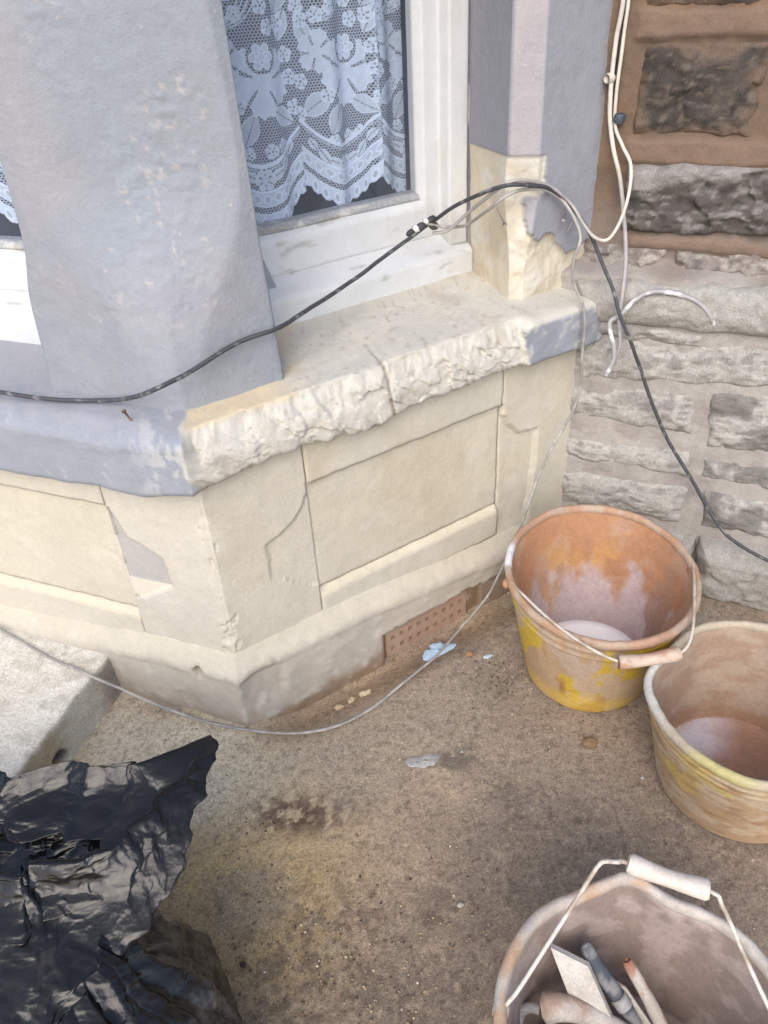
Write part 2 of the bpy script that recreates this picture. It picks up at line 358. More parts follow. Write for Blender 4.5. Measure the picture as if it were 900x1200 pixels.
# ================================================================== GROUND
def spread(a, b, st, far):
    c = np.arange(a, b, st); k = np.geomspace(st * 1.6, far, 26)
    return np.concatenate([a - np.cumsum(np.diff(np.concatenate([[0], k])))[::-1], c, c[-1] + np.cumsum(np.diff(np.concatenate([[0], k])))])
gx, gy = spread(-1.15, 1.15, .0045, 40), spread(.3, 1.75, .0045, 40)
X, Y = np.meshgrid(gx, gy, indexing='ij'); P0 = np.stack([X, Y, X * 0], -1)
lo = fbm(P0, 3.2, 4, 1); mid = fbm(P0, 14, 4, 2); hi = fbm(P0, 60, 3, 3); w = (fbm(P0, 9, 3, 5) - .5) * 1.1
c = flat((.205, .155, .115), P0)
c = mixc(c, (.27, .205, .135), ss(.45, .62, lo) * .7)
c = mixc(c, (.165, .128, .098), ss(.5, .78, mid) * .12); c = c * (.95 + .10 * fbm(P0, 45, 4, 12))[..., None]; c = c * (.86 + .28 * fbm(P0, 110, 2, 13))[..., None]; c = c * 1.50
c = mixc(c, (.42, .305, .145), blob(X, Y, -.31, .77, .19, .25, .6, .5, w * .8) * .85)       # sandy spill
c = mixc(c, (.44, .37, .255), blob(X, Y, -.27, 1.03, .16, .13, .8, .3, w) * .7)
c = mixc(c, (.60, .53, .39), blob(X, Y, -.50, 1.10, .22, .14, .6, -.4, w) * .9)       # lime wash by the step
c = mixc(c, (.45, .40, .32), blob(X, Y, -.62, 1.20, .12, .08, .6, -.4, w) * .7)
c = mixc(c, (.085, .048, .032), blob(X, Y, -.215, .950, .10, .052, .6, -.15, w * 1.1) * ss(.34, .50, hi) * .95)
c = mixc(c, (.12, .085, .06), blob(X, Y, -.15, .66, .14, .12, .8, .6, w) * ss(.42, .58, hi) * .8)
c = mixc(c, (.20, .18, .15), blob(X, Y, -.30, .78, .07, .08, .7, 0, w) * .6)
c = mixc(c, (.24, .195, .15), blob(X, Y, .10, 1.22, .30, .12, .7, .6, w) * .6)
c = mixc(c, (.27, .175, .105), blob(X, Y, -.04, 1.30, .30, .045, .8, .57, w) * .7)
c = mixc(c, (.045, .037, .03), blob(X, Y, .245, 1.275, .055, .04, .8, .2, w * 1.2) * ss(.35, .5, hi) * .95)
c = mixc(c, (.10, .075, .055), blob(X, Y, .28, 1.30, .12, .12, .9, 0, w) * .55)
c = mixc(c, (.04, .035, .03), blob(X, Y, .120, 1.050, .046, .028, .5, .1, w) * .9)
c = mixc(c, (.06, .048, .038), blob(X, Y, .155, 1.085, .02, .012, .6, .1, w) * .6)
c = mixc(c, (.11, .08, .055), blob(X, Y, .22, .93, .022, .05, .8, 0, w) * .55)
c = mixc(c, (.10, .075, .05), blob(X, Y, .035, .725, .03, .03, .7, 0, w) * .6)
c = mixc(c, (.40, .36, .29), blob(X, Y, .62, 1.42, .25, .12, .6, -.5, w) * .8)         # dusty strip by the stone wall
c = mixc(c, (.33, .275, .215), blob(X, Y, .28, 1.02, .30, .20, .8, .2, w) * .4); c = mixc(c, (.15, .115, .088), blob(X, Y, .30, .72, .42, .22, .9, .1, w) * .6); c = mixc(c, (.16, .13, .10), blob(X, Y, .0, .50, .4, .16, .9, 0, w) * .6); c = mixc(c, (.30, .25, .20), blob(X, Y, .08, 1.24, .36, .12, .7, .55, w) * .6)
c = mixc(c, (.085, .062, .045), ss(.60, .70, fbm(P0, 120, 3, 19)) * .40); c = mixc(c, (.36, .29, .20), ss(.60, .70, fbm(P0, 95, 3, 9)) * .45)
zz = (lo - .5) * .012 + (mid - .5) * .006 + (hi - .5) * .003
zz -= .004 * blob(X, Y, .035, .725, .022, .025, .4, 0, w) - .003 * blob(X, Y, .035, .725, .035, .038, .4, 0, w)
def dip(x, y):                                         # the ground falls away a little along the right facet
    s_, n_ = (x - Cw[0]) * dA[0] + (y - Cw[1]) * dA[1], (x - Cw[0]) * nA[0] + (y - Cw[1]) * nA[1]
    return .042 * ss(.17, .05, n_) * ss(-.02, .14, s_) * ss(1.05, .85, s_)
zz = zz - dip(X, Y)
near = (np.abs(X) < 1.3) & (Y > .2) & (Y < 1.9); zz = np.where(near, zz, 0)
P0[..., 2] = zz
tag(mesh("ground", P0, gridf(len(gx), len(gy)), M_GROUND, col=c), "brown gritty concrete ground spotted with sand, lime and damp stains", kind="structure")

# ================================================================== BAY FRONT
bay = empty("bay_window", tuple(Cw), "painted stone bay window with half stripped sill and corner pier", "bay window", None, "thing")
def wallgrid(name, frame, s0, s1, z0, z1, nfun, colfun, st=.006, depth=.05, m=M_STONE, r=.003):
    ns, nz = max(6, int((s1 - s0) / st)), max(6, int((z1 - z0) / st))
    s = np.linspace(s0, s1, ns); z = np.linspace(z0, z1, nz); S, Zz = np.meshgrid(s, z, indexing='ij')
    P3 = np.stack([S, Zz, S * 0 + (3.3 if frame is fA else 7.7)], -1)
    n = nfun(S, Zz, P3)
    ed = np.minimum(np.minimum(S - s0, s1 - S), np.minimum(Zz - z0, z1 - Zz)); rv = r * .5 + .012 * np.clip(fbm(P3, 34, 4, 6) - .42, 0, 1); n = n - np.clip(rv - ed, 0, .02) * .7
    n = n + (fbm(P3, 9, 3, 4) - .5) * .004 + (fbm(P3, 45, 3, 8) - .5) * .0016
    P = frame(S, n, Zz); back = (-(nA if frame is fA else nB if frame is fB else nW)) * depth
    return slab(name, P, back, m, bay, colfun(S, Zz, P3))
def cream(S, Zz, P3, base=CREAM, tan=.5):
    c = flat(base, P3); f = fbm(P3, 5, 4, 21); g = fbm(P3, 16, 4, 22)
    c = mixc(c, (.47, .40, .285), ss(.52, .72, f) * tan); c = mixc(c, (.56, .52, .44), ss(.55, .75, g) * .5)
    return mixc(c, (.36, .31, .25), ss(.16, .09, Zz + (g - .5) * .06) * .5)
SCO_A = [(.228, .56), (.224, .525), (.210, .493), (.184, .466), (.150, .447), (.117, .438), (.116, .347), (.15, .325), (.2, .285), (.228, .265)]
SCO_B = [(.233, .545), (.215, .50), (.201, .469), (.165, .45), (.127, .43), (.119, .352), (.15, .335), (.198, .306), (.233, .295)]
# corner block, turning the angle
u = np.concatenate([np.linspace(-.2325, -.012, 60), np.linspace(-.010, .010, 12), np.linspace(.012, .2255, 60)]); z = np.linspace(.155, .66, 120)
U, Zz = np.meshgrid(u, z, indexing='ij'); P3 = np.stack([U, Zz, U * 0 + 1.7], -1)
n = np.clip(.006 - np.abs(U), 0, .006) * -.5
jw = (fbm(P3, 40, 4, 15) - .5) * .005; ma = inpoly(U + jw, Zz + jw, SCO_A) & (U > 0); mb = inpoly(-U + jw, Zz - jw, SCO_B) & (U < 0)
n = n - .0065 * ma - .008 * mb + (fbm(P3, 9, 3, 4) - .5) * .004 + (fbm(P3, 45, 3, 8) - .5) * .0016
n -= .0035 * (ridged(P3, 60, 3, 31) > .62) * (np.abs(U) < .012 + .016 * fbm(P3, 30, 2, 5)) * (fbm(P3, 14, 2, 77) > .50)
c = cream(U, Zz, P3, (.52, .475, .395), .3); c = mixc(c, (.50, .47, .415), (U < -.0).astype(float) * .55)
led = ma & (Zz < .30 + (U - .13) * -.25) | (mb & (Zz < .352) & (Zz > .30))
c = mixc(c, (.37, .355, .34), mb * .85); c = mixc(c, (.60, .55, .45), led * .9)  # grey fill on the left; ledge given a painted highlight
c = mixc(c, (.57, .53, .45), (ss(.030, .008, np.abs(U + .002)) * ss(.48, .6, fbm(P3, 40, 3, 12))) * .8)
n = np.where(led, n + .0045 - (Zz - .28) * .05, n)
P = gU(U, n, Zz)
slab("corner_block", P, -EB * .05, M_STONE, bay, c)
flatn = lambda S, Zz, P3: S * 0
def panel_n(S, Zz, P3): return S * 0 - .011 + (fbm(P3, 30, 3, 14) - .5) * .002
def rail_n(S, Zz, P3): return np.where(Zz > .236, -(Zz - .236) * .65, 0) - .012 * ss(.10, .02, (S - .23)) * 0
def rail_c(S, Zz, P3):
    c = cream(S, Zz, P3, CREAM, .35); g = fbm(P3, 25, 3, 61)
    return mixc(c, (.58, .52, .40), ss(.228, .24, Zz + (g - .5) * .02) * .8)  # sloping ledge coloured paler, a painted highlight on the up-facing edge
def topn(S, Zz, P3): return S * 0 + .0015
pan_a = lambda S, Zz, P3: mixc(cream(S, Zz, P3, CREAM * (1.0, .985, .94), .35), (.40, .30, .18), blob(S, Zz, .52, .40, .10, .13, .8, .5, (fbm(P3, 12, 3, 9) - .5)) * .18)
def endn(S, Zz, P3):
    arc = [(.7665, .5445), (.7735, .512), (.795, .475), (.828, .447), (.888, .434), (.886, .34), (.87, .10), (.7665, .10)]
    return -.012 * inpoly(S, Zz, arc) * ss(.10, .20, Zz) * 1.0 + .003 * ss(.46, .2, Zz) * 0
wallgrid("top_rail", fA, .2285, .765, .543, .66, topn, cream)
wallgrid("bottom_rail", fA, .2285, .7645, .16, .254, rail_n, rail_c)
wallgrid("panel", fA, .229, .7645, .2555, .5415, panel_n, pan_a)
wallgrid("end_stile", fA, .767, 1.10, .10, .66, endn, lambda S, Zz, P3: cream(S, Zz, P3, CREAM * (.99, .98, .95), .55))
wallgrid("top_rail", fB, .2355, 1.02, .543, .66, topn, cream)
wallgrid("bottom_rail", fB, .2355, 1.02, .125, .254, rail_n, rail_c)
wallgrid("panel", fB, .236, 1.02, .2555, .5415, panel_n, lambda S, Zz, P3: cream(S, Zz, P3, (.52, .475, .385), .4))
wallgrid("end_stile", fB, 1.0225, 1.75, .10, .66, flatn, lambda S, Zz, P3: cream(S, Zz, P3))
# core of the wall behind the facing stones
def prism(name, ring, z0, z1, m, parent=None, col=None):
    r0 = [np.array([p[0], p[1], z0]) for p in ring]; r1 = [np.array([p[0], p[1], z1]) for p in ring]
    return bridge(name, [r0, r1], m, parent, col, smooth=False)
def bayring(sB, sA, n0, n1):
    return [gU(-sB, n0, 0), gU(0, n0, 0), gU(sA, n0, 0), gU(sA, n1, 0), gU(0, n1, 0), gU(-sB, n1, 0)]
prism("wall_core", bayring(1.78, 1.16, -.030, -.40), -.05, .70, M_STONE, bay, (.10, .085, .065))

# plinth
u = np.concatenate([np.arange(-1.75, -.02, .008), np.linspace(-.015, .015, 8), np.arange(.02, 1.12, .006)])
prof = [(-.02, .205), (.0, .193), (.003, .186), (.010, .179), (.020, .170), (.029, .161), (.033, .155), (.035, .147), (.0355, .140)] + [(.034, q) for q in np.linspace(.135, -.09, 32)]
pn = np.array([p[0] for p in prof]); pz = np.array([p[1] for p in prof])
U = np.repeat(u[:, None], len(prof), 1); Nn = np.repeat(pn[None], len(u), 0); Zz = np.repeat(pz[None], len(u), 0)
P3 = np.stack([U, Zz, Nn], -1); f = fbm(P3, 8, 4, 40); g = fbm(P3, 40, 4, 41)
drop = np.where(U > 0, -.045 * ss(.2, .9, U), -.04 * ss(.15, .7, -U))
Zz = Zz + drop * ss(.02, .13, Zz) * 1.0
front = Nn > .02
Nn = Nn + (f - .5) * .012 + (g - .5) * .004 - .010 * blob(U, Zz, .06, .10, .05, .05, .5, 0, (g - .5)) - .02 * blob(U, Zz, -.10, .145, .010, .012, .3)
rec = (U > .385) & (U < .70) & (Zz < .058 + (g - .5) * .02) & front
rec2 = (U >= .70) & (Zz < .055 + (g - .5) * .03) & front
Nn = np.where(rec, Nn - .022, Nn); Nn = np.where(rec2, Nn - .012, Nn)
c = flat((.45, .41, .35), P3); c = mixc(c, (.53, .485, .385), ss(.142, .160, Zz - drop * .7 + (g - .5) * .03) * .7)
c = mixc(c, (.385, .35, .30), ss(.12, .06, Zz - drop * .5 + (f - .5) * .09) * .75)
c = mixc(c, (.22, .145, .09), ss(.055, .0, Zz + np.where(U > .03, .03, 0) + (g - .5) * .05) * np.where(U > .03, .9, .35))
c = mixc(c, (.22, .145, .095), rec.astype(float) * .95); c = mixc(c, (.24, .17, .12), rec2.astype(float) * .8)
c = mixc(c, (.54, .51, .45), ss(.60, .75, g) * .35)
c = mixc(c, (.30, .26, .21), blob(U, Zz, -.10, .145, .011, .012, .3))
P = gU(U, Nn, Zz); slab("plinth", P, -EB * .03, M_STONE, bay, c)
# air brick with two rows of square holes
ab = []
fa = lambda s, n, z: fA(s - .53 * 0, n, z)
z0, z1, s0, s1 = -.046, .046, .382, .645
tilt = lambda s: 0.
cols, rows = 9, 2
xs = [s0]; hw = .0085
for i in range(cols):
    cx = s0 + .022 + i * (s1 - s0 - .044) / (cols - 1); xs += [cx - hw * .75, cx + hw * .75]
xs.append(s1)
ys = [z0, -.028, -.013, .008, .023, z1]
V = []; F = []
FN, BN = .018, -.004
for n in (FN, BN):
    for a in xs:
        for b in ys: V.append(fA(a, n, b + tilt(a)))
nx, ny = len(xs), len(ys); ix = lambda k, i, j: k * nx * ny + i * ny + j
hole = lambda i, j: (i % 2 == 1) and (j in (1, 3)) and 0 <= i < nx - 1
for i in range(nx - 1):
    for j in range(ny - 1):
        if hole(i, j):
            for (a, b) in (((i, j), (i + 1, j)), ((i + 1, j), (i + 1, j + 1)), ((i + 1, j + 1), (i, j + 1)), ((i, j + 1), (i, j))):
                F.append((ix(0, *a), ix(0, *b), ix(1, *b), ix(1, *a)))
            F.append((ix(1, i, j), ix(1, i + 1, j), ix(1, i + 1, j + 1), ix(1, i, j + 1)))
        else: F.append((ix(0, i, j), ix(0, i + 1, j), ix(0, i + 1, j + 1), ix(0, i, j + 1)))
for i in range(nx - 1): F += [(ix(0, i, 0), ix(0, i + 1, 0), ix(1, i + 1, 0), ix(1, i, 0)), (ix(0, i, ny - 1), ix(0, i + 1, ny - 1), ix(1, i + 1, ny - 1), ix(1, i, ny - 1))]
for j in range(ny - 1): F += [(ix(0, 0, j), ix(0, 0, j + 1), ix(1, 0, j + 1), ix(1, 0, j)), (ix(0, nx - 1, j), ix(0, nx - 1, j + 1), ix(1, nx - 1, j + 1), ix(1, nx - 1, j))]
V = np.array(V); cc = flat((.345, .235, .175), V); cc[len(V) // 2:] = (.03, .022, .018)
cc = mixc(cc, (.42, .34, .27), ss(.5, .7, fbm(V, 30, 3, 3)) * .4)
mesh("air_brick", V, F, M_CLAY, bay, cc, smooth=False)

# stone sill
u = np.concatenate([np.arange(-1.75, -.25, .008), np.arange(-.25, 1.21, .0035)])
prof = [(-.40, .790), (-.30, .783), (-.24, .778)] + [(q, .778 - (q + .24) * .085) for q in np.linspace(-.20, .022, 44)] + [(.034, .7535), (.042, .750), (.048, .743)] + \
       [(.05, q) for q in np.linspace(.735, .655, 26)] + [(.048, .648), (.042, .643), (.025, .643), (.0, .645), (-.03, .648)]
pn = np.array([p[0] for p in prof]); pz = np.array([p[1] for p in prof]); k = len(prof)
U = np.repeat(u[:, None], k, 1); Nn = np.repeat(pn[None], len(u), 0); Zz = np.repeat(pz[None], len(u), 0)
S = U - .53 * Nn * np.sign(U)
P3 = np.stack([U, Zz * 1.0, Nn], -1)
lowf = fbm(P3 * (1, 0, 0), 9, 4, 51); lo2 = fbm(P3 * (1, 0, 0), 26, 3, 53)
f = fbm(P3, 18, 4, 50); rg = ridged(P3, 22, 4, 52); _, _, fc = cell(P3 * (1, 1.6, 1), 34, 5)
wob = (fbm(P3, 26, 3, 55) - .5) * .05
bare = ss(-.008, .008, U + wob * .8 + np.where(Nn > .02, .0, .0)) * (1 - ((Nn > .028) & (Zz < .742) & (U + wob * .35 + (Zz - .69) * .22 > .815)))
chip = bare * ss(-.01, .03, U) * ss(.83, .79, U + wob * .3)
face = ss(.0, .04, Nn)
edge = ss(.010, .045, Nn) * ss(.69, .745, Zz)
low = ss(.69, .65, Zz) * ss(.0, .03, Nn)
sh = np.stack([U + .9 * (Zz - .69), .55 * (Zz - U * .35), Nn], -1); _, _, fc = cell(sh + (fbm(P3, 30, 3, 63) - .5)[..., None] * .03, 24, 5); rg = ridged(sh, 15, 3, 52); fine = fbm(P3, 70, 3, 64)
wp = (fbm(P3, 30, 3, 63) - .5)[..., None] * .012; fa1 = facets(sh + wp, 17, 3); fa2 = facets(sh + wp, 38, 9)
dn = -chip * face * (.006 + .011 * fa1 + .0055 * fa2 + .006 * (1 - rg) + .010 * (lowf - .3) + .004 * fine) - chip * edge * (.004 + .012 * lo2)
dz = chip * (-edge * (.002 + .008 * lowf + .006 * fc) + low * (.030 * (lowf - .42) + .010 * (lo2 - .5) + .006 * (fc - .5))) + (f - .5) * .006 * bare * (Nn < .03)
crk = np.exp(-((U - .445 + (Zz - .69) * .25 + (lo2 - .5) * .02 - (Nn - .05) * .18 + wob * .25) / .0035) ** 2) * ss(-.10, -.02, Nn)
dn = dn - crk * .012 * face; dz = dz - crk * .006
blu = (1 - bare)
dn = dn + blu * (f - .5) * .006; dz = dz + blu * low * (.014 * (lowf - .5)) - np.where(U < 0, .024, 0) * ss(.70, .645, Zz) * ss(.05, .0, Nn * 0) * ss(0, -.12, U)
dz = dz - np.where(U < 0, 1, 0) * .012 * ss(.0, .05, Nn) * ss(.69, .75, Zz) * ss(0, -.1, U)
c = flat((.51, .488, .435), P3)
c = mixc(c, CHIP, chip * face)
c = mixc(c, (.57, .545, .485), ss(.55, .72, fc) * chip * face * .5)
c = mixc(c, (.58, .49, .345), chip * ss(.24, .10, U + wob) * ss(.04, .0, Nn + wob * .4) * .9)
c = mixc(c, (.56, .53, .46), bare * ss(.50, .62, fbm(P3, 22, 4, 57)) * .7); c = mixc(c, (.36, .30, .235), bare * ss(.70, .74, fbm(P3, 70, 3, 65)) * .5)
c = mixc(c, (.44, .385, .31), bare * ss(.57, .72, fbm(P3, 11, 4, 58)) * .6)
c = mixc(c, (.36, .33, .29), chip * face * ss(.45, .25, rg) * .4)
c = mixc(c, (.58, .475, .32), bare * ss(-.01, .02, U) * ss(.27, .17, U + wob * 1.6) * ss(.035, .012, Nn + wob * .5) * (.6 + .4 * ss(.4, .6, fbm(P3, 40, 3, 67))))
c = mixc(c, (.25, .21, .16), np.clip(crk, 0, 1) * bare * .55)
g0 = fbm(P3, 30, 3, 66); pc = mixc(flat(PAINT, P3), (.32, .33, .375), ss(.40, .75, f) * .6); pc = mixc(pc, (.33, .325, .34), ss(.75, .762, Zz + (g0 - .5) * .02) * .7); pc = mixc(pc, (.42, .41, .42), ss(.66, .74, fbm(P3, 70, 4, 59)) * .45 * ss(.0, .04, Nn))
c = c * bare[..., None] + pc * (1 - bare[..., None])
c = mixc(c, (.50, .49, .47), (1 - bare) * ss(-.16, -.02, U) * ss(.56, .66, fbm(P3, 38, 3, 60)) * .6)
P = gU(U, Nn + dn, Zz + dz); slab("stone_sill", P, -EB * .02 + Z * -.0, M_CHIP, bay, c)

# corner pier: sharp at its foot, broad chamfer above
def loft(name, pts_fun, z, segs, m, col):
    rows = []
    for q in z:
        pts = pts_fun(q); row = []
        for i, kk in enumerate(segs):
            a, b = np.array(pts[i]), np.array(pts[i + 1])
            row += [a + (b - a) * t for t in np.linspace(0, 1, kk, endpoint=False)]
        row.append(np.array(pts[-1])); rows.append(row)
    return np.array(rows)
def sst(a, b, x): t = min(1, max(0, (x - a) / (b - a))); return t * t * (3 - 2 * t)
def pier_pts(q):
    k = .30 + .70 * sst(.75, 1.16, q); cA = k * float(np.interp(q, [.9, 1.02, 1.15, 1.38, 2.3], [.19, .20, .202, .187, .18])); cB = k * .215
    eA = float(np.interp(q, [.77, .93, 1.02, 1.38, 2.3], [.235, .229, .224, .217, .215])); eB = float(np.interp(q, [.75, .80, .965, 1.03, 1.13, 1.3], [.335, .326, .314, .287, .281, .281]))
    a, b = fA(max(cA, 1e-3), -.045, 0), fB(max(cB, 1e-3), -.045, 0); corner = gU(0, -.045, 0)
    bulge = (1 - k) * .5
    midp = (a + b) / 2
    midp = midp + (corner - midp) * (1 - k)
    return [fA(eA + .002, -.30, q), fA(eA, -.049, q), fA(eA - .004, -.045, q), a + Z * q, midp + Z * q, b + Z * q, fB(eB - .004, -.045, q), fB(eB, -.049, q), fB(eB + .004, -.27, q)]
zq = np.concatenate([np.arange(.735, 1.42, .005), np.linspace(1.43, 2.3, 20)])
R = loft("p", pier_pts, zq, [8, 2, 26, 34, 34, 26, 2, 8], None, None)
def blur(R, axis, k, lo, hi):
    for _ in range(k):
        Q = R.copy(); sl = [slice(None)] * 3; sm = [slice(None)] * 3; sp = [slice(None)] * 3
        sl[axis] = slice(lo + 1, hi - 1); sm[axis] = slice(lo, hi - 2); sp[axis] = slice(lo + 2, hi)
        Q[tuple(sl)] = .5 * R[tuple(sl)] + .25 * (R[tuple(sm)] + R[tuple(sp)]); R = Q
    return R
nr = R.shape[1]; R = blur(R, 1, 14, 10, nr - 10); R = blur(R, 0, 60, 0, 137); R = blur(R, 1, 2, 4, nr - 4)
P3 = R.copy(); out = np.array([-.09, -.99, 0]) * -1; out = -np.array([.09, .996, 0])
patch = ss(.50, .66, fbm(P3 * (1, 1, .7), 6, 3, 72)) * ss(.86, .98, P3[..., 2])
blis = ss(.55, .62, fbm(P3 * (1, 1, 1.6), 42, 4, 74))
dsp = (fbm(P3, 4, 3, 70) - .5) * .003 + (fbm(P3, 40, 4, 73) - .5) * .0016 + patch * (ss(.58, .61, fbm(P3 * (1, 1, 1.5), 62, 4, 74)) - .3) * .0016
R = R + out * dsp[..., None]
c = flat((.272, .287, .315), P3); c = mixc(c, (.298, .290, .308), ss(.42, .62, fbm(P3, 5, 4, 75)) * .7); c = mixc(c, (.248, .276, .312), ss(.5, .7, fbm(P3, 3.3, 3, 79)) * .55)
c = mixc(c, (.42, .38, .365), patch * ss(.69, .71, fbm(P3, 70, 5, 76)) * .6); c = mixc(c, (.235, .25, .29), ss(.60, .72, fbm(P3, 22, 3, 78)) * .3)
slab("corner_pier", R, (.02, .25, 0), M_PAINT, bay, c)

# painted jamb pilaster beside the stone wall
def jamb_pts(q):
    k = .45 + .55 * sst(.82, 1.0, q); ch = .045 * k + .002
    return [fA(.886, -.29, q), fA(.829, -.035 - ch, q), fA(.831, -.034 - ch, q), fA(.83 + ch, -.035, q), fA(.832 + ch, -.035, q), fA(1.15, -.035, q), fA(1.20, -.035, q)]
zq = np.concatenate([np.arange(.745, 1.42, .004), np.linspace(1.43, 2.3, 20)])
R = loft("p", jamb_pts, zq, [40, 2, 14, 2, 66, 6], None, None); nz_, kk_ = R.shape[:2]
Zz = R[..., 2]; S = (R - Cw) @ dA; Nn = (R - Cw) @ nA; P3 = R.copy(); wv = (fbm(P3, 40, 3, 81) - .5) * .02
PP = [(0.500, 1.066), (0.892, 1.066), (0.897, 1.0), (0.889, .985), (0.856, .982), (0.856, .905), (0.890, .894), (0.906, .905), (0.920, .909), (0.942, .888), (0.956, .868), (0.973, .846), (1.010, .843), (1.031, .856), (1.078, .866), (1.300, .87), (1.300, .5), (0.500, .5)]
bare = inpoly(S + wv * .6, Zz + wv, PP).astype(float)
bare = np.where(Zz < 1.0, bare, inpoly(S + wv * .15, Zz + wv * .15, PP).astype(float))
bare = np.maximum(bare, (Nn < -.06) & (Zz < 1.062 + wv * .2)).astype(float)
dsp = (fbm(P3, 5, 3, 82) - .5) * .005 + (fbm(P3, 35, 3, 83) - .5) * .002 - bare * (.003 + .022 * fbm(P3, 20, 4, 84) * ss(1.08, .98, Zz) + .004 * ridged(P3, 30, 3, 89))
R = R + (nA * .8 - dA * .5) * dsp[..., None]
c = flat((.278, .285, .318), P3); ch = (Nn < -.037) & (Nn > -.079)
c = mixc(c, (.40, .365, .37), (ch & (S < .879)).astype(float) * (.55 + .3 * ss(.4, .65, fbm(P3 * (1, 1, .25), 26, 3, 88))))  # chamfer coloured paler pink, as the face that catches the light
c = mixc(c, (.235, .235, .27), (Nn < -.081).astype(float) * .5)  # return face coloured darker, its shade put into the paint
bc = mixc(flat((.55, .495, .39), P3), (.58, .555, .50), ss(.45, .65, fbm(P3, 16, 4, 85)) * .9); bc = mixc(bc, (.47, .385, .27), ss(.52, .7, fbm(P3, 9, 3, 86)) * .6)
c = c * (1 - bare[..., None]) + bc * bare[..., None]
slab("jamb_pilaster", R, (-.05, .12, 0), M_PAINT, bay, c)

# windows
def window(frame, s_lo, s_hi, off, parent, stile_hi):
    """off shifts the whole frame along the outward normal; faces measured for the right-hand light"""
    W = wallmat = M_TIMBER
    nrm = nA if frame is fA else nB
    def strip(name, prof, par, col=WHITE, dirt=.5, st=.006, m=M_TIMBER, a=None, b=None):
        a = s_lo if a is None else a; b = s_hi if b is None else b
        pr = []
        for i in range(len(prof) - 1):
            p, q = np.array(prof[i]), np.array(prof[i + 1]); kk = max(2, int(np.linalg.norm(q - p) / .004))
            pr += [p + (q - p) * t for t in np.linspace(0, 1, kk, endpoint=False)]
        pr.append(np.array(prof[-1])); pr = np.array(pr); s = np.linspace(a, b, max(4, int((b - a) / st)))
        S = np.repeat(s[:, None], len(pr), 1); N_ = np.repeat(pr[None, :, 0], len(s), 0); Zz = np.repeat(pr[None, :, 1], len(s), 0)
        P3 = np.stack([S, Zz, N_], -1); cc = flat(col, P3)
        cc = mixc(cc, (.53, .52, .49), ss(.56, .70, fbm(P3 * (.4, 1, 1), 45, 4, 91)) * dirt * .7); cc = mixc(cc, (.30, .28, .25), ss(.68, .76, fbm(P3 * (.35, 1, 1), 50, 3, 92)) * dirt)
        n = N_ + off + (fbm(P3, 20, 3, 93) - .5) * .003
        return slab(name, frame(S, n, Zz + (fbm(P3, 9, 2, 94) - .5) * .003), -nrm * .015, m, par, cc)
    w = strip("timber_sill", [(-.26, .770), (-.251, .771), (-.249, .776), (-.249, .826), (-.252, .834), (-.259, .840), (-.31, .868), (-.34, .872)], parent)
    strip("sash_rail", [(-.309, .866), (-.3065, .870), (-.3065, .935), (-.309, .944), (-.325, .958), (-.335, .960)], w)
    strip("putty_bead", [(-.320, .953), (-.317, .957), (-.322, .968), (-.336, .972)], w, (.30, .31, .32), .9, m=M_PUTTY)
    # right-hand stile, moulded, standing on the sill
    def upright(name, prof, z0, z1, par, col=WHITE, m=M_TIMBER):
        zz = np.concatenate([np.arange(z0, min(z1, 1.42), .008), np.linspace(1.43, 2.12, 8)]) if z1 > 1.43 else np.arange(z0, z1, .008)
        pr = []
        for i in range(len(prof) - 1):
            p, q = np.array(prof[i]), np.array(prof[i + 1]); kk = max(2, int(np.linalg.norm(q - p) / .005))
            pr += [p + (q - p) * t for t in np.linspace(0, 1, kk, endpoint=False)]
        pr.append(np.array(prof[-1])); pr = np.array(pr)
        Zq = np.repeat(zz[:, None], len(pr), 1); S = np.repeat(pr[None, :, 0], len(zz), 0); N_ = np.repeat(pr[None, :, 1], len(zz), 0)
        P3 = np.stack([S, N_, Zq], -1); cc = mixc(flat(col, P3), (.52, .50, .47), ss(.55, .7, fbm(P3 * (1, 1, .4), 24, 4, 95)) * .5)
        cc = mixc(cc, (.40, .37, .33), ss(.95, .86, Zq + (fbm(P3, 20, 3, 96) - .5) * .2) * .35)
        return slab(name, frame(S, N_ + off + (fbm(P3, 16, 2, 97) - .5) * .002, Zq), -nrm * .012, m, par, cc)
    h = stile_hi
    st_ = upright("stile", [(h - .112, -.335), (h - .112, -.325), (h - .101, -.3065), (h - .060, -.3055), (h - .0575, -.302), (h - .0565, -.275), (h - .054, -.271), (h - .012, -.267), (h - .006, -.268), (h - .004, -.274), (h - .004, -.30)], .845, 2.12, w)
    upright("edge_strip", [(h - .0035, -.30), (h - .0035, -.266), (h + .004, -.262), (h + .005, -.30)], .778, 2.12, w, (.13, .13, .14), M_PUTTY)  # dark strip along the gap at the frame's outer edge
    g = s_lo - .02
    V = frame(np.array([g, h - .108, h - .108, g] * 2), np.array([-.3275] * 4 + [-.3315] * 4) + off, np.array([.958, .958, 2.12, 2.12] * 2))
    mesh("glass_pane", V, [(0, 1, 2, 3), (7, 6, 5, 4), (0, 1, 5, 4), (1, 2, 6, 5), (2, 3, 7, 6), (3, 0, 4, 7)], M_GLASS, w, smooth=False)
    return w
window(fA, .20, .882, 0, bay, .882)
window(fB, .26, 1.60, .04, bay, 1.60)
prism("lintel", bayring(1.78, 1.16, .0, -.42), 2.10, 2.35, M_PAINT, bay, PAINT)
settle(bay)

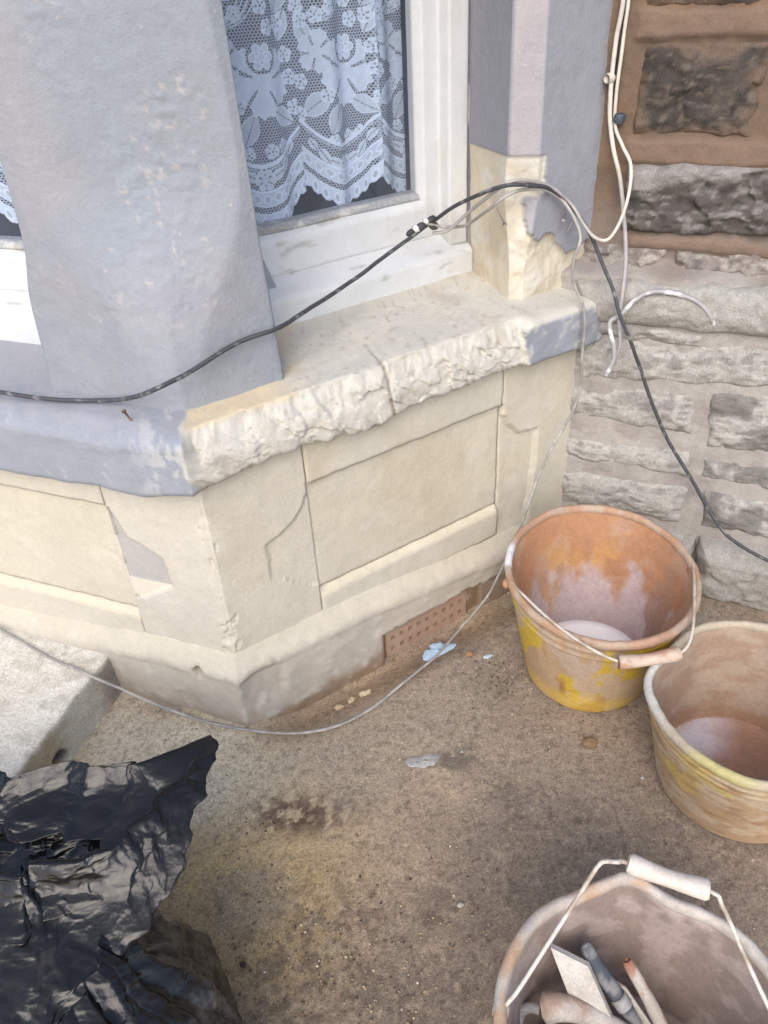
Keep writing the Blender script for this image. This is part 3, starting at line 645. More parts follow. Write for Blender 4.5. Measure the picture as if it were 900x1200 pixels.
# the dark room behind the glass
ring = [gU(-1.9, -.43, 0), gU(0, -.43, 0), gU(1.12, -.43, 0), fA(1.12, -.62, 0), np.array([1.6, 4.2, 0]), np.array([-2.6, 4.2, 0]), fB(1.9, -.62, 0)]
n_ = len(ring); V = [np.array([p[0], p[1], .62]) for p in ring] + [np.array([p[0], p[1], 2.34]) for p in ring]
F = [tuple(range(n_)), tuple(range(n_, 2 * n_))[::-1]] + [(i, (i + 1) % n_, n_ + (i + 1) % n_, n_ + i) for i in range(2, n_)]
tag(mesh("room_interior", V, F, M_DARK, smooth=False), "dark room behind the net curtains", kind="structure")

# ================================================================== LACE CURTAINS
def flower(D, u, v, cx, cy, r, pet=5, rot=0., sol=.86):
    dx, dy = u - cx, v - cy; rr = np.hypot(dx, dy); th = np.arctan2(dy, dx) + rot
    edge = r * (.70 + .30 * np.abs(np.cos(pet * th / 2)) ** .55) * (1 + .04 * np.cos(th * pet * 4))
    ins = rr < edge; D = np.where(ins, sol - .18 * vnoise(np.stack([u * 160, v * 160, u * 0], -1), 3), D)
    vein = ins & (np.abs(np.cos(pet * th / 2)) < .16 + .0015 / np.maximum(rr, 1e-4)) & (rr > r * .30); D = np.where(vein, .30, D)
    rim = ins & (rr > edge - .0022); return np.where(rim, 1.0, D)
def ring_(D, u, v, cx, cy, r, wdt=.0022, fill=None):
    rr = np.hypot(u - cx, v - cy)
    if fill is not None: D = np.where(rr < r, fill, D)
    return np.where(np.abs(rr - r) < wdt, .95, D)
def leaf(D, u, v, cx, cy, L_, wd, rot, sol=.62):
    c_, s_ = math.cos(rot), math.sin(rot); x = (u - cx) * c_ + (v - cy) * s_; y = -(u - cx) * s_ + (v - cy) * c_
    q = 1 - (x / L_) ** 2; ins = (q > 0) & (np.abs(y) < wd * q)
    st = .12 * np.sin((x * .7 + np.abs(y)) * 1500); D = np.where(ins, sol + st, D)
    D = np.where(ins & (np.abs(y) > wd * q - .0025), .95, D); return np.where(ins & (np.abs(y) < .0010), .25, D)
def line_(D, d, wdt, val=.95): return np.where(np.abs(d) < wdt, val, D)
def curtain(frame, s0, s1, n0, fold, phase, zb, label, nrm):
    st = .0016; s = np.arange(s0, s1, st); z = np.arange(zb - .02, 1.50, .0016)
    S, V = np.meshgrid(s, z, indexing='ij')
    Pd = .202; u = S - phase                              # cloth coordinate along the hem
    un = np.mod(u, Pd) / Pd - .5; ui = np.floor(u / Pd)
    hem = zb + .062 * np.abs(2 * un) ** 1.7 + .010 * np.cos(ui * 2.1)
    d = V - hem
    dent = .007 * np.abs(np.sin(np.pi * un * 9))
    D = np.zeros_like(S)
    D = np.where(d < .034, .80, D)
    q = np.mod(un * 9, 1) - .5
    oval = np.hypot(q * .0225, (d - .016) * .6); D = np.where((oval < .0075) & (oval > .0042), 1.0, D); D = np.where(oval <= .0042, .45, D)
    D = np.where((d >= .034) & (d < .050), 0.0, D)
    D = np.where((d >= .050) & (d < .078), .68, D)
    q2 = np.mod(un * 9 + .5, 1) - .5; oc = np.hypot(q2 * .0225, d - .064); D = np.where((oc < .0098) & (oc > .0062), 1.0, D); D = np.where(oc <= .0062, .52, D)
    D = np.where((d >= .078) & (d < .128), .0, D)
    uc = un * Pd; hz = zb + .062 * 0
    for sg in (-1, 1):
        for (cx, cy, L_, wd, ro) in ((.028, .108, .022, .010, .5), (.052, .125, .020, .009, 1.0), (.075, .150, .018, .008, .9)):
            D = leaf(D, uc, V - zb, sg * cx, cy, L_, wd, ro * sg if sg > 0 else math.pi - ro, .7)
    D = flower(D, uc, V - zb, 0, .098, .023, 6)
    D = line_(D, d - .0335, .0022); D = line_(D, d - .050, .002); D = line_(D, d - .079, .0028, 1.0); D = line_(D, d - .130, .0048, .98); D = line_(D, d - .121, .0012, .8)
    D = np.where(d < 0 + (.007 - dent), -1, D)
    # flower sprays above, half dropped
    up = V > zb + .135 + .055 * np.abs(2 * un) ** 1.7
    D0 = np.zeros_like(S)
    for row in range(3):
        zz0 = zb + .30 + row * .225; sh = (row % 2) * Pd * .5
        uu = np.mod(u + sh, Pd) - Pd / 2; v = V
        D0 = leaf(D0, uu, v, -.060, zz0 - .075, .036, .022, .5); D0 = leaf(D0, uu, v, -.018, zz0 - .105, .034, .020, 1.1, .55); D0 = leaf(D0, uu, v, .062, zz0 - .088, .034, .019, -.5, .66)
        D0 = leaf(D0, uu, v, -.075, zz0 + .055, .030, .017, -1.0); D0 = leaf(D0, uu, v, .082, zz0 + .07, .030, .016, 1.2, .7)
        D0 = flower(D0, uu, v, .020, zz0 - .02, .066, 5, .4, .9); D0 = flower(D0, uu, v, -.052, zz0 + .02, .040, 5, 1.2, .85)
        D0 = np.where(np.hypot(uu - .022, v - zz0 - .022) < .030, .0, D0)
        for (ax, ay) in ((0, 0), (1, 0), (-1, 0), (.5, .87), (-.5, .87), (.5, -.87), (-.5, -.87)):
            D0 = ring_(D0, uu, v, .022 + ax * .0165, zz0 + .022 + ay * .0165, .0068, .0018, .7)
        for (ax, ay) in ((-.06, -.155), (-.028, -.150), (.022, -.148), (.052, -.142), (-.09, -.03), (.09, -.02), (-.02, .095), (.03, .105), (.085, .02), (-.085, .10), (.065, .135), (-.035, -.06), (.095, -.075), (-.098, -.09)):
            D0 = flower(D0, uu, v, ax, zz0 + ay, .0155, 5, ax * 40, .9); D0 = ring_(D0, uu, v, ax, zz0 + ay, .0038, .0012, .1)
        for kx in range(4): D0 = line_(D0, np.hypot(uu + .06 - kx * .006, v - zz0 - .14) - .055 - kx * .004, .0014 * ((v < zz0 + .14) & (uu > -.06)), .8)
    D = np.where(up & (d > .134), D0, D)
    if frame is fA: D = np.where(np.abs(S - .7055 + (V - 1.1) * .004) < .0026, -1, D)
    D = np.where(D > .35, np.clip(D * .7 + .30, 0, 1), np.where(D > .05, .08, D))
    n = n0 + fold(S, V)
    P = frame(S, n, V)
    th = -nrm * .0
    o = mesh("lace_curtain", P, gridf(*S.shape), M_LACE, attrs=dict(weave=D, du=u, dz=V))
    return tag(o, label, "net curtain", "white lace net curtains hung inside the bay")
def foldA(S, V): 
    return .012 * np.sin(2 * np.pi * (S - .40) / .15 + .6) + .005 * np.sin(2 * np.pi * S / .071) - .030 * ss(.700, .704, S + (V - 1.1) * .012) + .016 * np.exp(-((S - .696) / .012) ** 2)
def foldB(S, V): return .014 * np.sin(2 * np.pi * S / .19) + .005 * np.sin(2 * np.pi * S / .08)
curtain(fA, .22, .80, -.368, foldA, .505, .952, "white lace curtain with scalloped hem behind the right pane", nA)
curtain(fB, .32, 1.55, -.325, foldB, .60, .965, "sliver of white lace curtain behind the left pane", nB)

# ================================================================== STONE WALL
sw = empty("stone_wall", (float(J[0]), float(J[1]), 0), "coursed stone wall with pale slurry below and dark stained stones above", "wall", None, "thing")
REC = []
T, Zz = np.meshgrid(np.arange(-.20, 1.15, .006), np.concatenate([np.arange(-.04, 1.45, .006), np.linspace(1.46, 2.3, 16)]), indexing='ij')
P3 = np.stack([T, Zz, T * 0], -1)
palef = ss(.86, .77, Zz + (fbm(P3, 10, 3, 101) - .5) * .08)
c = mixc(flat((.155, .108, .078), P3), (.185, .118, .074), ss(.45, .65, fbm(P3, 12, 3, 102)) * .8)
c = mixc(c, (.115, .085, .066), ss(.52, .7, fbm(P3, 20, 4, 103)) * .7); c = mixc(c, (.225, .185, .16), ss(.98, .90, Zz) * .6)
c = mixc(c, (.345, .318, .292), palef); c = mixc(c, (.28, .25, .235), palef * ss(.5, .68, fbm(P3, 14, 3, 104)) * .7)
c = mixc(c, (.33, .31, .28), ss(.17, .12, Zz))
m_ = .010 - .001 * palef + (fbm(P3, 7, 3, 105) - .5) * .010 + (fbm(P3, 40, 4, 106) - .5) * .006
rib = 0
for (za, zb_, ta) in ((1.034, 1.076, .050), (1.262, 1.308, .045), (.858, .880, .08)):
    rib = np.maximum(rib, ss(za - .006, za + .003, Zz + (fbm(P3, 14, 3, 109) - .5) * .016) * ss(zb_ + .006, zb_ - .003, Zz + (fbm(P3, 14, 3, 111) - .5) * .016) * ss(ta - .02, ta + .01, T))
m_ = m_ + .010 * rib; c = mixc(c, (.20, .138, .104), rib * .75)
m_ = m_ - .010 * palef - .068 * ss(.795, .83, Zz + (fbm(P3, 12, 3, 112) - .5) * .02)
slab("mortar", fW(T, m_, Zz), -nW * .10, M_MORTAR, sw, c)
def stone(corners, kind, proud=.022, seed=0, name="stone", rough=1.0, label=None, power=.45, m0=0.):
    q = np.array(corners, float); nu, nv = max(14, int(np.linalg.norm(q[1] - q[0]) / .0048)), max(10, int(np.linalg.norm(q[3] - q[0]) / .0048))
    a, b = np.meshgrid(np.linspace(0, 1, nu), np.linspace(0, 1, nv), indexing='ij')
    tz = (q[3] * (1 - a[..., None]) + q[2] * a[..., None]) * (1 - b[..., None]) + (q[0] * (1 - a[..., None]) + q[1] * a[..., None]) * b[..., None]
    t, zc = tz[..., 0], tz[..., 1]; p = np.stack([t, zc, t * 0 + seed * 3.1], -1)
    t = t + (fbm(p, 18, 3, 110 + seed) - .5) * .022; zc = zc + (fbm(p, 18, 3, 130 + seed) - .5) * .020
    W_, H_ = np.linalg.norm(q[1] - q[0]), np.linalg.norm(q[3] - q[0])
    ed = np.minimum(np.minimum(a, 1 - a) * W_, np.minimum(b, 1 - b) * H_)
    ps = p * (1, 2.3, 1)
    strata = ridged(ps + (fbm(p, 9, 3, 8) - .5)[..., None] * .05, 17, 4, 150 + seed)
    f1, f2, cv = cell(ps + (fbm(p, 20, 3, 18) - .5)[..., None] * .04, 17, seed)
    h = proud * .5 * np.clip(ed / .012, 0, 1) ** power + proud * .5 * ss(0, .04, ed) + rough * (.40 if kind.startswith('pale') else 1) * (.015 * (strata - .6) + .020 * facets(ps + (fbm(p, 20, 3, 18) - .5)[..., None] * .03, 13, seed + 3) + .008 * facets(ps, 30, seed + 5) + .008 * (fbm(p, 55, 3, 4) - .5)) * np.clip(ed / .01, 0, 1)
    if kind.startswith('pale'): h = .55 * h + .0075 * np.clip(ed / .006, 0, 1) + .008 * (ridged(ps * (1, 1.8, 1), 26, 4, 210 + seed) - .6)
    h = np.where(ed < 1e-6, -.006, h)
    d = fbm(p, 26, 4, 170 + seed); e = fbm(ps, 60, 4, 190 + seed)
    if kind == 'dark':
        cc = mixc(flat((.085, .070, .06), p), (.052, .045, .04), ss(.42, .6, d)); cc = mixc(cc, (.16, .13, .105), ss(.58, .70, e) * .6)
        cc = mixc(cc, (.16, .11, .08), ss(.030, .0, ed + (d - .5) * .05) * .9)
    elif kind == 'fract':
        cc = mixc(flat((.10, .09, .082), p), (.26, .245, .235), ss(.50, .66, e) * .75); dia = (p[..., 0] - .06) * .28 + .955
        cc = mixc(cc, (.30, .28, .265), ss(dia - .015, dia + .02, zc + (d - .5) * .05) * .65); h = h + .012 * ss(dia - .02, dia + .01, zc + (d - .5) * .05) + .008 * ss(.92, .90, zc)
        cc = mixc(cc, (.07, .06, .055), ss(dia + .01, dia - .03, zc) * ss(.4, .6, d) * .8)
    elif kind == 'grey':
        cc = mixc(flat((.21, .18, .165), p), (.34, .31, .28), ss(.45, .62, e) * .9); cc = mixc(cc, (.10, .085, .08), ss(.56, .7, d) * .8)
    elif kind == 'smooth':
        cc = mixc(flat((.345, .33, .305), p), (.30, .28, .252), ss(.45, .65, d) * .8)
    else:
        cc = mixc(flat((.36, .343, .318), p), (.415, .398, .37), ss(.45, .62, e) * .8); st2 = ridged(ps * (1, 1.8, 1), 26, 4, 210 + seed); cc = mixc(cc, (.15, .14, .13), ss(.56, .42, st2) * .6); cc = mixc(cc, (.20, .185, .17), ss(.58, .42, strata) * .5); cc = mixc(cc, (.21, .195, .18), ss(.55, .7, d) * .6)
        if kind == 'paledark': cc = mixc(cc, (.13, .12, .11), ss(.42, .62, fbm(p, 13, 3, 9)) * .7)
    h = h - (.012 if kind in ('pale', 'paledark') else 0)
    o = slab(name, fW(t, h + m0, zc), -nW * .07, M_RUBBLE, sw, cc)
    if label: o["label"] = label
    return o
def rc(t0, t1, z1, z0, sl=0.): return [(t0, z1), (t1, z1 + sl), (t1, z0 + sl), (t0, z0)]
UP = -.066                                              # the upper wall stands back behind the slurry coat
stone(rc(.050, .275, 1.50, 1.308), 'dark', .018, 1, rough=.5, m0=UP); stone(rc(.300, .62, 1.50, 1.306), 'dark', .020, 30, rough=.5, m0=UP)
stone(rc(.060, .300, 1.256, 1.086, -.002), 'dark', .020, 2, rough=.45, label="flat dark brown stone framed by orange mortar", m0=UP)
stone(rc(.325, .60, 1.256, 1.088), 'dark', .020, 3, rough=.5, m0=UP)
stone(rc(.055, .46, 1.030, .888, .008), 'fract', .026, 4, rough=.9, label="dark rock faced stone with a pale diagonal fracture", m0=UP)
stone(rc(.485, .80, 1.035, .90), 'dark', .024, 5, m0=UP); stone(rc(.825, 1.12, 1.035, .90), 'fract', .024, 31, m0=UP)
stone(rc(.184, .50, .860, .785, .012), 'grey', .024, 6, rough=.9, m0=UP); stone(rc(-.03, .170, .862, .775), 'grey', .020, 7, rough=.9, m0=UP); stone(rc(.52, .85, .875, .79), 'grey', .022, 8, m0=UP)
stone([(-.02, .788), (.50, .814), (.50, .698), (.02, .690)], 'smooth', .030, 9, rough=.22, label="smooth pale slurry coated band across the wall")
stone([(.02, .715), (.29, .69), (.285, .655), (.0, .652)], 'pale', .032, 10, rough=.7)
stone([(-.02, .642), (.50, .690), (.50, .590), (-.02, .532)], 'pale', .024, 11, rough=1.1)
stone([(-.02, .522), (.292, .552), (.302, .425), (-.02, .436)], 'pale', .022, 12, rough=1.1)
stone([(.314, .556), (.56, .588), (.57, .416), (.330, .408)], 'paledark', .024, 13)
stone([(-.02, .366), (.308, .390), (.314, .308), (-.02, .306)], 'pale', .022, 14); stone([(.330, .380), (.50, .390), (.50, .322), (.330, .314)], 'paledark', .022, 15); stone([(.52, .39), (.80, .41), (.80, .33), (.52, .325)], 'pale', .022, 32)
stone([(-.02, .266), (.318, .284), (.314, .172), (-.02, .160)], 'pale', .026, 16); stone([(.348, .284), (.60, .295), (.60, .178), (.362, .178)], 'paledark', .026, 17)
stone(rc(.585, .90, .58, .42), 'pale', .024, 18); stone(rc(.52, .9, .70, .60), 'pale', .024, 19); stone(rc(.62, .95, .29, .18), 'pale', .024, 20); stone(rc(.52, .95, .80, .71), 'smooth', .028, 21, rough=.3)
stone(rc(-.02, .36, .145, -.03), 'smooth', .060, 22, rough=.35); stone(rc(.366, .72, .150, -.03), 'smooth', .066, 23, rough=.4, label="pale smooth footing stone at the wall base"); stone(rc(.726, 1.1, .150, -.03), 'smooth', .062, 24, rough=.4)
for (t0, z0) in ((.93, .60), (.97, .42), (.93, .30), (.93, .19)): stone(rc(t0, 1.13, z0 + .10, z0), 'pale', .024, int(t0 * 100 + z0 * 50), name="stone")
settle(sw)

# ================================================================== STEP
a_, b_ = np.array([-.672, 1.318]), np.array([-.852, .775]); ex = np.array([-.951, .309]) * -1; ex = np.array([-.925, .380])
un = np.concatenate([np.linspace(0, .02, 5), np.linspace(.03, 1.2, 110)])             # from right edge leftwards
vn = np.linspace(-.02, .57, 90)
ed = (b_ - a_) / np.linalg.norm(b_ - a_)
prof = [(-.012 + 0, -.03), (-.012, .0)] + [(-.010 + .008 * t, .105 * t) for t in np.linspace(.1, .93, 14)] + [(-.0015, .108), (.0, .1115), (.003, .114), (.007, .1155)] + [(q, .116) for q in np.linspace(.014, 1.2, 160)]
pu = np.array([p[0] for p in prof]); pz = np.array([p[1] for p in prof])
Uu = np.repeat(pu[:, None], len(vn), 1); Zz = np.repeat(pz[:, None], len(vn), 1); Vv = np.repeat(vn[None], len(prof), 0)
P3 = np.stack([Uu, Vv, Zz], -1); f = fbm(P3, 7, 4, 201); g = fbm(P3, 35, 4, 202)
XY = a_ + Vv[..., None] * ed + Uu[..., None] * ex
top = ss(.10, .113, Zz)
side = 1 - top
dx = (f - .5) * .010 * side + (g - .5) * .006 * side; dzz = ((f - .5) * .008 + (g - .5) * .006) * top
hol = blob(Vv, Zz, .225, .030, .022, .014, .3, .5)
P = np.concatenate([XY + (ex * 1)[None, None] * (dx + hol * .03)[..., None], (Zz + dzz)[..., None]], -1)
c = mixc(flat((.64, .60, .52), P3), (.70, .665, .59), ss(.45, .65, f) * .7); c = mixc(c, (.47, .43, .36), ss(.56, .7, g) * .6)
c = mixc(c, (.47, .43, .35), side * .7); c = mixc(c, (.27, .235, .20), side * ss(.10, .02, Vv + (g - .5) * .08) * .9); c = mixc(c, (.34, .26, .14), side * ss(.16, .26, Vv + (g - .5) * .1) * .65); c = mixc(c, (.045, .03, .02), hol * .95)  # side face shaded darker in colour to set it off from the top
c = mixc(c, (.18, .17, .16), blob(Uu, Vv, .115, .03, .04, .008, .6, .5, (g - .5) * 2) * ss(.45, .6, fbm(P3, 80, 2, 5)) * .8)
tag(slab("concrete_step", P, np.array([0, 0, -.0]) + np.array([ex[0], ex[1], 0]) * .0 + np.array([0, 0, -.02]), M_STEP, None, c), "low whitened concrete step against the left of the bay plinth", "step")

# ================================================================== BUCKETS
def bucket(name_label, cx, cy, h, r1, r0, tilt, rimfun, palette, lip=.010, group="builder's buckets on the ground"):
    root = empty("bucket", (cx, cy, 0), name_label, "bucket", group)
    k = 224; th = np.linspace(0, 2 * np.pi, k, endpoint=False)
    def ringat(t, dr, z, amp=1.0):                       # t 0 floor .. 1 rim
        r = r0 + (r1 - r0) * t + dr + rimfun(th) * t ** 1.5
        x, y = r * np.cos(th), r * np.sin(th)
        return np.stack([cx + x + tilt[2] * t, cy + y + tilt[3] * t, z + t * (tilt[0] * x + tilt[1] * y)], -1)
    tt = np.linspace(0, 1, 80)
    ribs = lambda t: .0022 * (math.exp(-((t - .80) / .012) ** 2) + math.exp(-((t - .88) / .012) ** 2))
    outr = [ringat(0, -r0 * q, .002 if q > .05 else .0) for q in (.98, .6, .3, .08)] + [ringat(0, -.006, .0)] + [ringat(t, ribs(t), max(.006, t * h) if t > 0 else .007) for t in tt[:-1]]
    inr = [ringat(t, -.008, max(.020, t * h)) for t in tt[::-1][1:]] + [ringat(0, -.016, .014)] + [ringat(0, -r0 * q, .0125) for q in (.25, .5, .75, .98)]
    R = np.array(outr + inr); no = len(outr); tv = np.concatenate([[0] * 5, tt[:-1], tt[::-1][1:], [0] * 5]); ins = np.concatenate([np.zeros(no), np.ones(len(inr))])
    R = R + (fbm(R, 9, 3, int(cx * 100)) - .5)[..., None] * .004 * np.array([1, 1, 0])
    TH = np.repeat(th[None], len(R), 0); TV = np.repeat(tv[:, None], k, 1); IN = np.repeat(ins[:, None], k, 1)
    C = palette(R, TH, TV, IN)
    F = gridf(len(R), k, wv=True); mesh("shell", R, F, M_PLASTIC, root, C)
    # rolled lip
    ph = np.linspace(0, 2 * np.pi, 12, endpoint=False); rows = []
    for a in ph: rows.append(ringat(1, -.003 + lip * .75 * np.cos(a), h + lip * np.sin(a) - .002))
    R2 = np.array(rows).transpose(1, 0, 2); R2 = R2 + (fbm(R2, 28, 3, 9) - .5)[..., None] * .004
    TH2 = np.repeat(th[:, None], 12, 1); C2 = palette(R2, TH2, R2[..., 2] * 0 + 1.02, R2[..., 2] * 0 + .5)
    mesh("rim", R2, gridf(k, 12, True, True), M_PLASTIC, root, C2)
    return root, ringat, th
def bail(root, wire, grip, r=.0032, gr=.014, col=(.52, .47, .40), gcol=(.42, .27, .19), taper=1.0):
    tube("bail_wire", catmull(wire, 8), r, M_WIRE, root, 8, lambda V: mixc(flat(col, V), (.28, .2, .14), ss(.5, .66, fbm(V, 40, 3, 2)) * .7))
    g0, g1 = np.array(grip[0]), np.array(grip[1]); t = np.linspace(0, 1, 24); rr = gr * (1 + .10 * np.cos(2 * np.pi * t)) * np.where((t < .03) | (t > .97), .8, 1)
    sag = -.004 * np.sin(np.pi * t)
    tube("grip", g0 + t[:, None] * (g1 - g0) + np.stack([t * 0, t * 0, sag], -1), rr, M_PLASTIC, root, 14, lambda V: mixc(flat(gcol, V), (.55, .46, .38), ss(.45, .65, fbm(V, 35, 4, 6)) * .7))
def lug(root, p, ax, col):
    p = np.array(p); ax = np.array(ax) / np.linalg.norm(ax); t = np.linspace(0, 1, 6)
    V, F = tube_geo(p + (t - .5)[:, None] * ax * .022, .011 * np.array([.7, 1, 1, 1, 1, .8]), 10)
    mesh("lug", V, F, M_PLASTIC, root, flat(col, V))
def pal1(R, TH, TV, IN):
    a = fbm(R, 10, 4, 301); b = fbm(R * (1, 1, .5), 22, 4, 302); d = fbm(R * (1, 1, .4), 8, 4, 303); e = fbm(R * (1, 1, .35), 16, 4, 305)
    o = mixc(flat((.40, .275, .165), R), (.50, .34, .045), ss(.47, .52, d) * ss(.99, .90, TV)); o = mixc(o, (.42, .32, .25), ss(.52, .57, b) * .8); o = mixc(o, (.27, .12, .045), ss(.60, .68, e) * .8)
    o = mixc(o, (.62, .42, .05), ss(.15, .0, np.abs(TV - .12) + (a - .5) * .3) * .6)
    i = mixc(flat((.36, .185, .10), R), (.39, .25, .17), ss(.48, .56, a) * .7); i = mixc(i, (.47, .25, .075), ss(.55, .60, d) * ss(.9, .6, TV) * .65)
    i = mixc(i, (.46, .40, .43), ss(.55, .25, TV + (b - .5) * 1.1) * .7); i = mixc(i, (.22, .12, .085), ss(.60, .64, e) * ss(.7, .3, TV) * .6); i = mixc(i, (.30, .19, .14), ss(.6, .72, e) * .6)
    l = mixc(flat((.37, .225, .145), R), (.38, .28, .21), ss(.45, .6, b)); l = mixc(l, (.66, .65, .66), ss(.22, .12, np.abs(TH - 2.85)) * ss(.35, .45, b))
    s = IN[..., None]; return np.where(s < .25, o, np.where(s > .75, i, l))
gz_ = lambda a, c0, w_, th: a * np.exp(-((np.mod(th - c0 + np.pi, 2 * np.pi) - np.pi) / w_) ** 2)
b1, ra1, _ = bucket("orange bucket with yellow stained side holding white plaster, in the wall corner", .46, 1.294, .296, .205, .138, (-.013, .132, .008, .007), lambda th: gz_(.003, 1.6, .5, th), pal1, .011)
# pool of wet plaster on the floor of the first bucket
th = np.linspace(0, 2 * np.pi, 72, endpoint=False); rows = []
for q in (1.0, .97, .9, .7, .45, .2, .02):
    r = (.131 + .003 * np.sin(th * 3 + 1) * (q > .8)) * q; rows.append(np.stack([.462 + r * np.cos(th), 1.297 + r * np.sin(th), .016 + .034 * np.minimum(1, (1 - q) * 9) + 0 * th], -1))
bridge("wet_plaster", rows, M_PLASTER, b1, (.92, .91, .92), cap=(True, True))
bail(b1, [(.266, 1.298, .290), (.272, 1.262, .300), (.318, 1.165, .300), (.374, 1.098, .287), (.440, 1.064, .264), (.500, 1.062, .262), (.568, 1.072, .268), (.600, 1.108, .285), (.632, 1.194, .307), (.668, 1.295, .300)], [(.440, 1.061, .262), (.566, 1.072, .266)], gcol=(.40, .235, .15))
lug(b1, (.263, 1.300, .278), (1, 0, 0), (.40, .22, .12)); lug(b1, (.672, 1.302, .276), (1, 0, 0), (.40, .22, .12)); settle(b1)
def pal2(R, TH, TV, IN):
    a = fbm(R, 10, 4, 311); b = fbm(R * (1, 1, 2.2), 18, 4, 312); d = fbm(R * (1, 1, 3), 30, 4, 313)
    o = mixc(flat((.40, .275, .165), R), (.47, .37, .26), ss(.42, .6, b) * .9); o = mixc(o, (.50, .37, .08), ss(.56, .66, a) * .6); o = mixc(o, (.30, .165, .09), ss(.58, .68, d) * .6)
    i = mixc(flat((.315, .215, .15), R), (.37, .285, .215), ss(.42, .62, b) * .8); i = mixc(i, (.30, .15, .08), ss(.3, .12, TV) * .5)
    flo = (TV < .02); sp = blob(R[..., 0], R[..., 1], .63, 1.06, .075, .045, .8, .5, (a - .5)); i = mixc(i, (.30, .16, .11), flo * .7); i = mixc(i, (.56, .52, .56), flo * sp * .95); i = mixc(i, (.42, .22, .07), flo * ss(.55, .65, a) * (1 - sp) * .7)
    l = mixc(flat((.40, .335, .25), R), (.53, .51, .46), ss(.75, .2, np.abs(TH - 2.85))); l = mixc(l, (.46, .42, .14), ss(.40, .1, np.abs(TH - 4.0)) * .7)
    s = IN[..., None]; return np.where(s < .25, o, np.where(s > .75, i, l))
b2, _, _ = bucket("tan mud streaked bucket with whitened rim, nearly empty, at the right edge", .682, .968, .246, .198, .149, (.037, .008, 0, 0), lambda th: gz_(-.016, 2.25, .35, th) + gz_(.006, 4.2, .25, th) + gz_(.004, 2.85, .3, th), pal2, .011)
bail(b2, [(.845, 1.070, .24), (.900, 1.00, .20), (.915, .93, .16), (.880, .85, .15), (.800, .775, .16), (.762, .780, .22)], [(.912, .95, .17), (.885, .86, .152)], gcol=(.36, .26, .18)); lug(b2, (.842, 1.074, .225), (.84, .54, 0), (.4, .28, .18)); settle(b2)
def pal3(R, TH, TV, IN):
    a = fbm(R, 10, 4, 321); b = fbm(R * (1, 1, 1.2), 24, 4, 322); d = fbm(R, 7, 4, 323)
    o = mixc(flat((.42, .32, .25), R), (.52, .45, .38), ss(.4, .6, b))
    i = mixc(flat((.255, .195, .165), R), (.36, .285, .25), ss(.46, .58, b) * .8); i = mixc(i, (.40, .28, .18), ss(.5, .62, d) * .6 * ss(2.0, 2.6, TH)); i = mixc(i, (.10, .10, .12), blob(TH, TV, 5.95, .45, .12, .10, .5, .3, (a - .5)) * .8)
    i = mixc(i, (.45, .37, .33), ss(.9, 1.0, TV + (b - .5) * .3) * .7)
    l = mixc(flat((.42, .36, .31), R), (.52, .465, .41), ss(.42, .6, b)); l = mixc(l, (.46, .29, .17), ss(.56, .66, a) * .8)
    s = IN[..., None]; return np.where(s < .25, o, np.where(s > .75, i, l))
b3, _, _ = bucket("dusty pinkish bucket full of hand tools with its handle standing up", .305, .426, .25, .198, .150, (0, 0, 0, 0), lambda th: gz_(.016, 1.42, .16, th) + gz_(-.010, 1.05, .22, th) + gz_(-.004, 1.9, .2, th), pal3, .012)
bail(b3, [(.121, .470, .240), (.126, .468, .262), (.138, .474, .277), (.170, .498, .315), (.213, .531, .366), (.247, .557, .407), (.254, .562, .414), (.262, .565, .418), (.280, .562, .420), (.294, .559, .420), (.382, .517, .420), (.398, .502, .405), (.425, .465, .345), (.455, .418, .285), (.484, .380, .245)], [(.292, .560, .421), (.384, .516, .421)], r=.003, gr=.0125, col=(.55, .50, .44), gcol=(.60, .53, .46))
lug(b3, (.117, .472, .232), (.93, -.3, 0), (.5, .42, .35)); lug(b3, (.488, .378, .232), (.93, -.3, 0), (.5, .42, .35)); settle(b3)

# ---- tools in the third bucket
def capcol(c0, c1, sc=40, seed=1): return lambda V: mixc(flat(c0, V), c1, ss(.45, .62, fbm(V, sc, 4, seed)) * .85)
q = np.array([(.206, .561, .21), (.255, .534, .205), (.333, .40, .045), (.275, .41, .045)]); nrmq = np.cross(q[1] - q[0], q[3] - q[0]); nrmq /= np.linalg.norm(nrmq); nrmq *= np.sign(nrmq[2])
ring0 = q - nrmq * .006; ring1 = q + nrmq * .006
a, b = np.meshgrid(np.linspace(0, 1, 26), np.linspace(0, 1, 10), indexing='ij')
Pq = (q[0] * (1 - a[..., None]) + q[3] * a[..., None]) * (1 - b[..., None]) + (q[1] * (1 - a[..., None]) + q[2] * a[..., None]) * b[..., None] + nrmq * .006
cq = capcol((.50, .455, .395), (.60, .56, .50), 30, 3)(Pq)
tag(slab("timber_offcut", Pq, -nrmq * .012, M_TOOL, None, cq, smooth=False), "flat pale board with slanted end leaning in the tool bucket", "board")
trowel = empty("filling_knife", (.32, .487, .12), "dark handled filling knife with caked pale blade between board and stick", "hand tool")
hp = catmull([(.257, .565, .200), (.268, .546, .185), (.284, .525, .167), (.300, .507, .150), (.322, .482, .120)], 6); tt_ = np.linspace(0, 1, len(hp))
tube("handle", hp, .0095 + .0025 * np.sin(np.pi * tt_) - .004 * (tt_ < .04), M_TOOL, trowel, 12, capcol((.075, .085, .10), (.26, .25, .24), 45, 4))
tube("ferrule", catmull([(.296, .511, .1545), (.306, .500, .1425)], 4), .0128, M_WIRE, trowel, 12, capcol((.30, .29, .28), (.45, .42, .37), 60, 6))
bq = np.array([(.292, .532, .160), (.312, .521, .156), (.405, .415, .045), (.360, .395, .040)])
